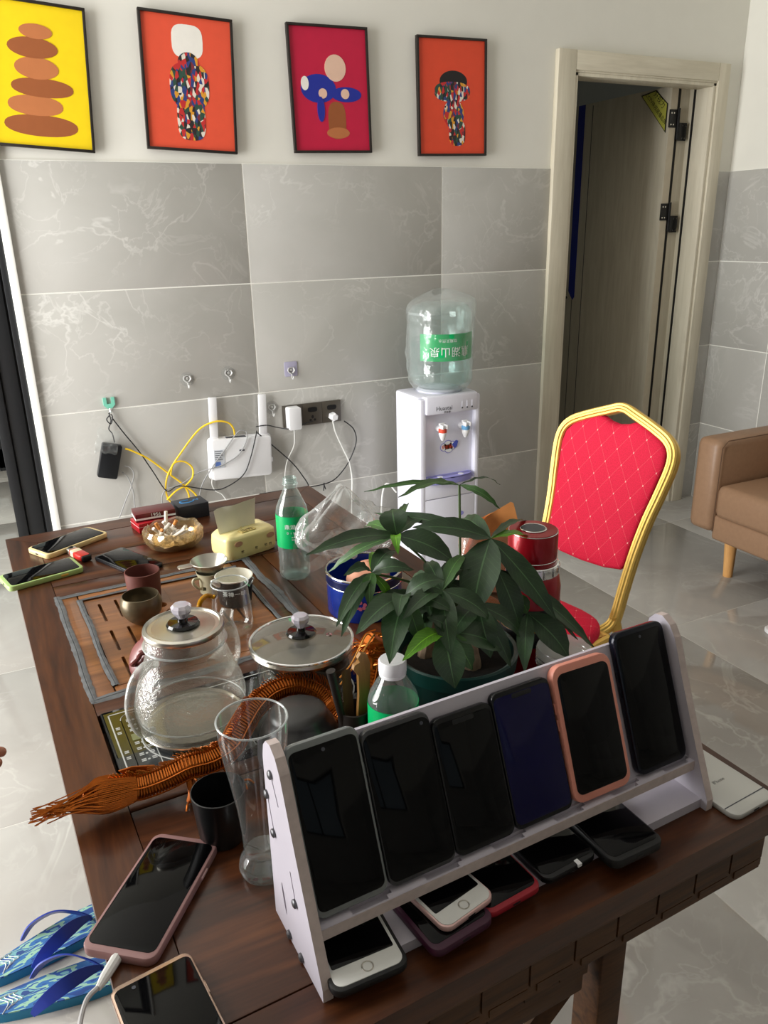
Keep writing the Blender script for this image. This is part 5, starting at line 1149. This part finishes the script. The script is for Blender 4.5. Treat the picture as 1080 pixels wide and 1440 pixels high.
cluster((570, 838), 1.15, [(500, 893, 1.18, 34, 'A'), (548, 934, 1.20, 40, 'A'), (625, 816, 1.16, 30, 'A'), (560, 868, 1.19, 26, 'A'), (640, 862, 1.19, 24, 'A'), (590, 900, 1.16, 26, 'B')])
cluster((622, 830), 1.16, [(634, 922, 1.21, 34, 'A'), (566, 872, 1.19, 26, 'A'), (690, 872, 1.19, 30, 'A'), (650, 800, 1.12, 26, 'A'), (600, 790, 1.10, 24, 'A'), (655, 780, 1.12, 22, 'B')])
cluster((625, 888), 1.185, [(566, 930, 1.205, 28, 'C'), (640, 968, 1.215, 46, 'A'), (664, 942, 1.205, 30, 'B'), (705, 915, 1.195, 44, 'A'), (600, 868, 1.18, 22, 'A')], (0, -.03, .12))
cluster((672, 850), 1.17, [(718, 938, 1.19, 24, 'A'), (735, 900, 1.17, 30, 'A'), (630, 905, 1.19, 34, 'A'), (690, 925, 1.2, 36, 'A')])
cluster((742, 862), 1.16, [(738, 946, 1.205, 24, 'A'), (800, 925, 1.20, 40, 'A'), (712, 858, 1.14, 18, 'B'), (716, 834, 1.14, 20, 'B')])
cluster((700, 800), 1.15, [(836, 912, 1.19, 26, 'A'), (812, 900, 1.18, 22, 'A'), (730, 880, 1.17, 34, 'A')])
rnd = random.Random(11)
for k in range(8):
    hx, hy, hv = rnd.uniform(545, 700), rnd.uniform(770, 850), rnd.uniform(1.05, 1.13)
    cluster((hx, hy), hv, [(hx+rnd.uniform(-75, 75), hy+rnd.uniform(-20, 75), hv+rnd.uniform(-.05, .05), rnd.uniform(18, 30), rnd.choice('AAAB')) for _ in range(5)])
obj('stems', stems, plain('stem_green', (70, 92, 46), .6), PL)

# ================================================================== COPPER WIRE DRAGON
MT['copper'] = plain('copper_wire', (186, 98, 26), .30, .6, var=.15, ns=80); MT['copperd'] = MT['copper']
dpx = [(118, 1126, 1.062), (140, 1120, 1.062), (165, 1112, 1.062), (200, 1106, 1.062), (235, 1093, 1.064), (265, 1078, 1.066), (295, 1070, 1.066), (322, 1052, 1.058), (338, 1024, 1.036), (356, 996, 1.010), (382, 974, .994), (415, 965, .990), (445, 974, .999), (466, 1000, 1.018), (474, 1026, 1.040)]
dp = [onV(*q) for q in dpx]; dp = [(u, v, max(z, .020)) for u, v, z in dp]+[(.362, 1.062, .020), (.376, 1.080, .045), (.386, 1.082, .080), (.394, 1.080, .115)]
DO = place(.12, 1.08, 0); DG = thing('wire_dragon', 'dragon sculpture bent from copper wire winding between kettle and bowl', 'sculpture', DO); di = DO.inverted()
path = spl([di @ at(*q) for q in dp], 12); NP = len(path)
def rad(f): return .0150*min(1, (.62+f*3)) if f < .13 else .0150 if f < .45 else .0150-.004*(f-.45)/.55
obj('body_core', MB().tube(path, [rad(i/(NP-1))*.86 for i in range(NP)], 10), MT['copperd'], DG)
# frames along the path
fr_ = []; prev = None
for i in range(NP):
    t_ = (path[min(i+1, NP-1)]-path[max(i-1, 0)]).normalized()
    side_ = t_.cross(Vector((0, 0, 1))); side_ = side_.normalized() if side_.length > .15 else prev
    if prev is not None and side_.dot(prev) < 0 and abs(t_.z) > .8: side_ = -side_
    prev = side_; fr_.append((path[i], t_, side_, side_.cross(t_)))
def samp(f):
    k = f*(NP-1); i = min(int(k), NP-2); a = k-i; p, q = fr_[i], fr_[i+1]
    return [p[j].lerp(q[j], a) for j in range(4)]
turns = 150; sg_ = 9; hx_ = []
for i in range(turns*sg_+1):
    f = i/(turns*sg_); P, t_, s_, u_ = samp(f); a = 2*PI*i/sg_; r = rad(f); hx_.append(P+s_*math.cos(a)*r+u_*math.sin(a)*r)
obj('wire_coil', MB().tube(hx_, .0014, 5), MT['copper'], DG)
lw_ = MB()
for ang in (.5, 1.57, 2.64, 3.6, 5.8): lw_.tube([samp(i/60)[0]+samp(i/60)[2]*math.cos(ang)*(rad(i/60)+.0012)+samp(i/60)[3]*math.sin(ang)*(rad(i/60)+.0012) for i in range(61)], .0011, 5)
obj('lengthwise_wire', lw_, MT['copper'], DG)
fn_ = MB(); k = 0
for i in range(150):
    f = .10+.82*i/150; P, t_, s_, u_ = samp(f); hgt = .006+.006*abs(math.sin(i*.55))+(.007 if .42 < f < .5 or .63 < f < .72 else 0); b = P+u_*rad(f)*.9
    fn_.tube([b, b+u_*hgt*.6-t_*hgt*.25, b+u_*hgt-t_*hgt*.7], [.0011, .001, .0006], 4)
obj('back_fin', fn_, MT['copper'], DG)
tl2 = MB(); rnd = random.Random(5)
base = samp(0.0); tipc = di @ at(-.026, 1.060, .030)
for k in range(64):
    a = 2*PI*k/64*3.1; r = .015*(.45+.55*rnd.random()); b0_ = samp(.15); p0 = b0_[0]+b0_[2]*math.cos(a)*.0156+b0_[3]*math.sin(a)*.0156
    b1_ = samp(.07); p1 = b1_[0]+b1_[2]*math.cos(a)*(.0215)+b1_[3]*math.sin(a)*(.0215); p2 = base[0]+base[2]*math.cos(a)*r+base[3]*math.sin(a)*r
    p3 = tipc+Vector((rnd.uniform(-.020, .012), rnd.uniform(-.010, .010), rnd.uniform(-.008, .006)))
    tl2.tube(spl([p0, p1, p2, p3], 4), .0009, 4)
obj('tail_tuft', tl2, MT['copper'], DG)
def dleg(f, sgn, fx):
    P, t_, s_, u_ = samp(f); m = MB(); a = P+s_*sgn*.008-u_*.006; kn = a+s_*sgn*.012-Vector((0, 0, .018)); ft = Vector((kn.x+fx, kn.y-.004, .0028))
    cv = [a.lerp(kn, i/6) for i in range(7)]+[kn.lerp(ft, i/5) for i in range(1, 6)]; m.tube(cv, .0034, 7)
    hh_ = []
    for i in range(90):
        q = i/89*(len(cv)-1); j = min(int(q), len(cv)-2); c_ = cv[j].lerp(cv[j+1], q-j); hh_.append(c_+Vector((math.cos(i*1.26)*.0038, math.sin(i*1.26)*.0038, 0)))
    m.tube(hh_, .0009, 4)
    for d in (-.9, -.2, .6):
        dd = Vector((math.cos(d+(PI if sgn < 0 else 0)*0-1.2), math.sin(d-1.2), 0)); m.tube(spl([ft, ft+dd*.010+Vector((0, 0, .004)), ft+dd*.017+Vector((0, 0, -.001))], 4), .0013, 5)
    return m
for f, sgn, fx in ((.27, 1, -.004), (.36, 1, .012), (.30, -1, -.004), (.62, -1, .0)): obj('leg', dleg(f, sgn, fx), MT['copper'], DG)
obj('small_wing', MB().prism([(0, 0), (-.03, .006), (-.036, .014), (-.02, .014), (.006, .006)], -.001, .001, 'y', M=Matrix.Translation(samp(.19)[0]+Vector((0, .006, .014)))), MT['copper'], DG)
hd_ = MB(); HC = path[-1]+Vector((.0, .0, .018))
for k in range(70):
    a = rnd.uniform(0, 6.28); e = rnd.uniform(-.9, 1.2); d = Vector((math.cos(a)*math.cos(e), math.sin(a)*math.cos(e), math.sin(e))); q = HC+d*rnd.uniform(.004, .018)
    tg = d.cross(Vector((rnd.uniform(-1, 1), rnd.uniform(-1, 1), 1))).normalized()
    hd_.tube(spl([q-tg*.014, q+d*.006, q+tg*.014+d*.003], 4), .0011, 4)
hd_.tube([path[-4], HC+Vector((0, 0, .006)), HC+Vector((-.01, -.004, .020))], [.012, .016, .008], 9)
hd = obj('head', hd_, MT['copper'], DG)
wh = MB(); 
for s_ in (0, 1):
    wh.tube(spl([HC+Vector((-.004, -.004, .016)), HC+Vector((-.018+.01*s_, -.012, .030-.004*s_)), HC+Vector((-.042, -.018, .000-.008*s_)), HC+Vector((-.062, -.022, -.014-.01*s_))], 6), .0012, 5)
obj('whisker', wh, plain('brass_wire', (214, 150, 70), .3, .8), hd)
for k in range(14):
    a = rnd.uniform(2.2, 4.6); obj('mane_wire', MB().tube(spl([HC, HC+Vector((math.cos(a)*.02, math.sin(a)*.012, .008)), HC+Vector((math.cos(a)*.034, math.sin(a)*.02, rnd.uniform(-.006, .016)))], 3), .0009, 4), MT['copper'], hd)

# ================================================================== TEA TOOLS
bam = wood('bamboo', (126, 86, 38), (146, 104, 50), (160, 118, 62), 'z', .45, 2, .1); ebony = plain('ebony', (30, 24, 21), .45)
HU, HV = .343, 1.118
tag(obj('tool_holder', MB().lathe([(0, 0), (.020, 0), (.0215, .003), (.0215, .080), (.0195, .0805), (.019, .01), (0, .009)], 28), ebony, M=place(HU, HV, 0)), 'dark round holder for tea tools beside the upturned bowl', 'holder')
M1 = place(HU+.004, HV+.004, .0105) @ Matrix.Rotation(rotd(4), 4, 'Y')
tag(obj('tea_tongs', MB().prism([(-.0075, .0), (.006, .0), (.009, .09), (.008, .132), (.003, .146), (-.006, .149), (-.010, .143), (-.007, .137), (-.014, .134), (-.0155, .128), (-.008, .118), (-.006, .09)], -.003, .003, 'y'), bam, M=M1), 'pale bamboo tea tongs with a hooked end in the holder', 'tongs')
tag(obj('tea_needle', MB().tube([(0, 0, 0), (.0, 0, .09), (.0, 0, .136)], [.004, .0055, .006], 12), ebony, M=place(HU-.008, HV+.003, .0115) @ Matrix.Rotation(rotd(-10), 4, 'Y')), 'dark round stick leaning in the tea tool holder', 'tea tool')
tag(obj('tea_scoop', MB().grid(lambda s_, q: Vector(((s_-.5)*.016*(1-.2*q), .004*math.cos((s_-.5)*2.6)-.004, q*.122)), 9, 12), plain('scoop_wood', (92, 70, 44), .5), M=place(HU-.002, HV-.010, .0105) @ Matrix.Rotation(rotd(-2), 4, 'Y'), ang=80), 'brown wooden tea scoop standing behind the tongs', 'scoop')

# ================================================================== FLIP-FLOPS
def flipmat():
    m, nt, b = newmat('sandal_print'); v = coords(nt, 'Object', (9, 34, 1), (0, 0, .12))
    n1 = nd(nt, 'ShaderNodeTexNoise', None, Vector=v, Scale=1.6, Detail=2.0, Distortion=.4).outputs[0]
    c = nd(nt, 'ShaderNodeValToRGB', None, i0=n1); c.color_ramp.interpolation = 'CONSTANT'; e = c.color_ramp.elements
    e[0].position = 0; e[0].color = lin((30, 66, 128)); e[1].position = .40; e[1].color = lin((46, 100, 158))
    for p_, cc in ((.47, (142, 184, 160)), (.53, (40, 78, 146)), (.58, (108, 160, 168)), (.63, (36, 66, 124))): q = e.new(p_); q.color = lin(cc)
    nt.links.new(c.outputs[0], b.inputs['Base Color']); b.inputs['Roughness'].default_value = .75
    ck_ = nd(nt, 'ShaderNodeTexChecker', None, Vector=coords(nt, 'Object'), Scale=260.0).outputs['Fac']; bump(nt, b, ck_, .25, .001); return m
MT['sandal'] = flipmat(); MT['sole'] = plain('sandal_sole', (40, 128, 170), .7, var=.05); MT['strap'] = plain('sandal_strap', (40, 62, 158), .35, var=.05)
def sandal(label, x, y, rz, flip):
    t = thing('flip_flop', label, 'flip-flop', Matrix.Translation((x, y, 0)) @ Matrix.Rotation(rz, 4, 'Z'), 'pair of blue flip-flops beside the table')
    ol = []
    for k in range(48):
        a = 2*PI*k/48; xx = .135*math.cos(a); wd_ = (.040+.012*math.cos(a*1)+.004*math.cos(2*a)); ol.append((xx, wd_*math.copysign(abs(math.sin(a))**.85, math.sin(a))+(.006*flip*math.cos(a))))
    obj('sole', MB().prism(ol, 0, .020, 'z'), MT['sole'], t, ang=30)
    obj('footbed', MB().prism([(a*.992, b*.985) for a, b in ol], .0195, .0225, 'z'), MT['sandal'], t, ang=30)
    for sgn in (-1, 1):
        pth = spl([(-.045, sgn*.041, .018), (-.02, sgn*.043, .042), (.02, sgn*.034, .054), (.055, sgn*.016, .046), (.082, 0, .030)], 7); m = MB(); vs = []; fs = []
        for i, q in enumerate(pth):
            f = i/(len(pth)-1); ww = .005+.009*math.sin(PI*min(1, f*1.05)); tn = (pth[min(i+1, len(pth)-1)]-pth[max(i-1, 0)]).normalized(); n_ = Vector((0, sgn*.8, .6)); sd = tn.cross(n_).normalized()
            for a_, d_ in ((-1, 0), (1, 0), (1, .003), (-1, .003)): vs.append(q+sd*ww*a_+n_*d_)
        for i in range(len(pth)-1):
            for k in range(4): fs.append((i*4+k, i*4+(k+1) % 4, i*4+4+(k+1) % 4, i*4+4+k))
        fs += [(0, 1, 2, 3), tuple(len(vs)-4+k for k in (3, 2, 1, 0))]
        obj('strap', m.add(vs, fs), MT['strap'], t, ang=50)
    obj('toe_post', MB().tube([(.083, 0, .018), (.082, 0, .032)], .004, 8), MT['strap'], t)
    sw_ = MB(); rn = random.Random(2)
    for k in range(4): sw_.tube(spl([(-.095+.008*k, -.02+.006*k, .0228), (-.085+.008*k, .0, .0228), (-.10+.008*k, .015, .0228), (-.088+.006*k, .02, .0228)], 5), .0011, 4)
    obj('script_mark', sw_, plain('script_white', (206, 216, 214), .6), t)
sandal('blue patterned flip-flop lying nearer the tiled wall', -.962, -1.470, rotd(12), 1)
sandal('blue patterned flip-flop lying farther from the tiled wall', -.958, -1.585, rotd(-2), -1)

# ================================================================== PERSON SEATED AT THE LEFT SIDE (only fingertips reach into the frame)
tgt = at(*onT(14, 1057, .005)); PA = rotd(24)
lt = Vector((.680, .161, .727))                                   # local place of the middle fingertip
Rp = Matrix.Rotation(PA, 4, 'Z'); org = tgt-(Rp @ lt); org.z = tgt.z-lt.z
PM = Matrix.Translation((org.x, org.y, 0)) @ Rp; dz = org.z
PS = thing('person', 'person in a grey T-shirt and dark shorts seated beside the table, hand reaching out', 'person', PM)
def skin(name, V, E, mats, parent, sub_=2):
    me = bpy.data.meshes.new(name); me.from_pydata([v[0] for v in V], E, []); o = bpy.data.objects.new(name, me); C.objects.link(o)
    o.modifiers.new('skin', 'SKIN'); sk = me.skin_vertices[0].data
    for i, v in enumerate(V): sk[i].radius = (v[1], v[2] if len(v) > 2 else v[1]); sk[i].use_root = (i == 0)
    o.modifiers.new('sub', 'SUBSURF').levels = sub_; o.modifiers['sub'].render_levels = sub_
    m2 = bpy.data.meshes.new_from_object(o.evaluated_get(bpy.context.evaluated_depsgraph_get()))
    bpy.data.objects.remove(o); m2.name = name; m2.materials.clear(); m2.materials.append(mats); m2.shade_smooth()
    return link(name, m2, parent)
V = []; E_ = []
def jn(p, r, par=None, r2_=None):
    V.append((Vector(p)+Vector((0, 0, dz)), r, r2_ if r2_ else r)); i = len(V)-1
    if par is not None: E_.append((par, i))
    return i
pel = jn((0, 0, .53), .13, None, .11); sp = jn((-.01, 0, .68), .125, pel, .10); chs = jn((.02, 0, .92), .15, sp, .11); nk0 = jn((.035, 0, 1.06), .07, chs); nk = jn((.05, 0, 1.13), .052, nk0); jw = jn((.085, 0, 1.19), .072, nk, .07); hd1 = jn((.085, 0, 1.27), .088, jw, .08); tp_ = jn((.07, 0, 1.34), .065, hd1, .06)
for sgn in (1, -1):
    sh = jn((.02, sgn*.16, 1.03), .062, chs)
    if sgn > 0: el = jn((.27, .25, .86), .042, sh); fo = jn((.38, .225, .815), .040, el); wr_ = jn((.50, .195, .768), .026, fo)
    else: el = jn((.10, -.26, .80), .042, sh); fo = jn((.22, -.235, .735), .038, el); wr_ = jn((.33, -.20, .655), .026, fo)
    w0 = V[wr_][0]-Vector((0, 0, dz)); d = Vector((.97, -.12*sgn, -.16)).normalized(); sd = d.cross(Vector((0, 0, 1))).normalized()
    pm0 = jn(w0+d*.045, .030, wr_, .016); pm1 = jn(w0+d*.085, .032, pm0, .013)
    for k, (off, L) in enumerate(((-.030, .070), (-.010, .082), (.010, .086), (.030, .072))):
        a = jn(w0+d*.100+sd*off, .0095, pm1); b = jn(w0+d*(.100+L*.45)+sd*off*1.15+Vector((0, 0, .004)), .0088, a); jn(w0+d*(.100+L*.95)+sd*off*1.2-Vector((0, 0, .010)), .0074, b)
    ts = sd*(.030 if sgn > 0 else -.030)
    a = jn(w0+d*.040+ts*1.2-Vector((0, 0, .006)), .0115, pm0); b = jn(w0+d*.075+ts*1.75-Vector((0, 0, .010)), .0105, a); jn(w0+d*.105+ts*1.8-Vector((0, 0, .014)), .0085, b)
    hp_ = jn((.03, sgn*.10, .52), .095, pel); kn = jn((.40, sgn*.15, .53), .062, hp_); cf = jn((.41, sgn*.155, .32), .056, kn); an = jn((.40, sgn*.16, .09), .036, cf); hl2 = jn((.37, sgn*.16, .04), .030, an); ft = jn((.50, sgn*.165, .030), .030, an, .024); jn((.59, sgn*.17, .022), .024, ft, .018)
skinm = plain('skin', (176, 120, 96), .55, var=.05, ns=20)
for i, v in enumerate(V):
    if v[0].z < .12: v[0].z = max(v[0].z-dz, .03)
body = skin('body', V, E_, skinm, PS)
D_ = Vector((0, 0, dz))
shirt = skin('t_shirt', [(Vector((0, 0, .57))+D_, .158, .136), (Vector((-.005, 0, .70))+D_, .150, .125), (Vector((.02, 0, .92))+D_, .172, .132), (Vector((.032, 0, 1.05))+D_, .085, .085), (Vector((.02, .17, 1.03))+D_, .078), (Vector((.12, .20, .960))+D_, .062), (Vector((.02, -.17, 1.03))+D_, .078), (Vector((.050, -.21, .93))+D_, .062)], [(0, 1), (1, 2), (2, 3), (2, 4), (4, 5), (2, 6), (6, 7)], plain('shirt_grey', (110, 114, 120), .9, var=.05, bmp=.2), PS)
shorts = skin('shorts', [(Vector((0, 0, .54))+D_, .150, .132), (Vector((.04, .10, .525))+D_, .110), (Vector((.30, .135, .53))+D_, .092), (Vector((.04, -.10, .525))+D_, .110), (Vector((.30, -.135, .53))+D_, .092)], [(0, 1), (1, 2), (0, 3), (3, 4)], plain('shorts_dark', (36, 40, 50), .9, var=.05, bmp=.2), PS)
hr = MB(); hr.grid(lambda s_, q: Vector((.068, 0, 1.275))+D_+Vector((math.cos(2*PI*s_)*math.sin(q*1.9)*.096-(.010*q), math.sin(2*PI*s_)*math.sin(q*1.9)*.090, math.cos(q*1.9)*.096+(.050*max(0, math.cos(2*PI*s_))-.014*max(0, -math.cos(2*PI*s_)))*q+.003*noise.noise(Vector((s_*40, q*9, 0))))), 28, 12, closed_u=True)
obj('hair', hr, plain('hair_black', (22, 19, 17), .6, var=.2, ns=120, bmp=.4), PS, ang=80)
for s_ in (1, -1):
    e = obj('eye', MB().lathe([(0, -.011), (.008, -.008), (.011, 0), (.008, .008), (0, .011)], 14, M=Matrix.Translation(Vector((.150, s_*.032, 1.262))+D_)), plain('eye_white', (232, 228, 222), .2), PS)
    obj('iris', MB().lathe([(.0055, 0), (.0055, .002)], 12, M=Matrix.Translation(Vector((.1600, s_*.032, 1.262))+D_) @ Matrix.Rotation(PI/2, 4, 'Y')), MT['dark'], e)
    obj('ear', MB().torus(.018, .007, (0, 0, 0), 16, 7, M=Matrix.Translation(Vector((.075, s_*.089, 1.255))+D_) @ Matrix.Rotation(PI/2, 4, 'X')), skinm, PS)
obj('nose', MB().tube([Vector((.165, 0, 1.262))+D_, Vector((.174, 0, 1.238))+D_, Vector((.177, 0, 1.228))+D_, Vector((.165, 0, 1.218))+D_], [.007, .009, .011, .008], 10), skinm, PS, ang=80)
obj('mouth', MB().tube(spl([Vector((.148, -.022, 1.190))+D_, Vector((.162, 0, 1.192))+D_, Vector((.148, .022, 1.190))+D_], 4), .0055, 8, flat=.7), plain('lips', (150, 84, 78), .5), PS)
SM = Matrix.Translation((org.x, org.y, 0)) @ Rp
ST = thing('stool', 'round wooden stool under the seated person', 'stool', SM)
zs_ = .53+dz-.105
obj('seat', MB().lathe([(.0, zs_-.03), (.165, zs_-.03), (.172, zs_-.015), (.165, zs_), (0, zs_)], 32), MT['wapron'], ST)
for k in range(4):
    a = PI/4+k*PI/2; obj('leg', MB().tube([(math.cos(a)*.11, math.sin(a)*.11, zs_-.028), (math.cos(a)*.15, math.sin(a)*.15, 0)], .016, 10), MT['wapron'], ST)
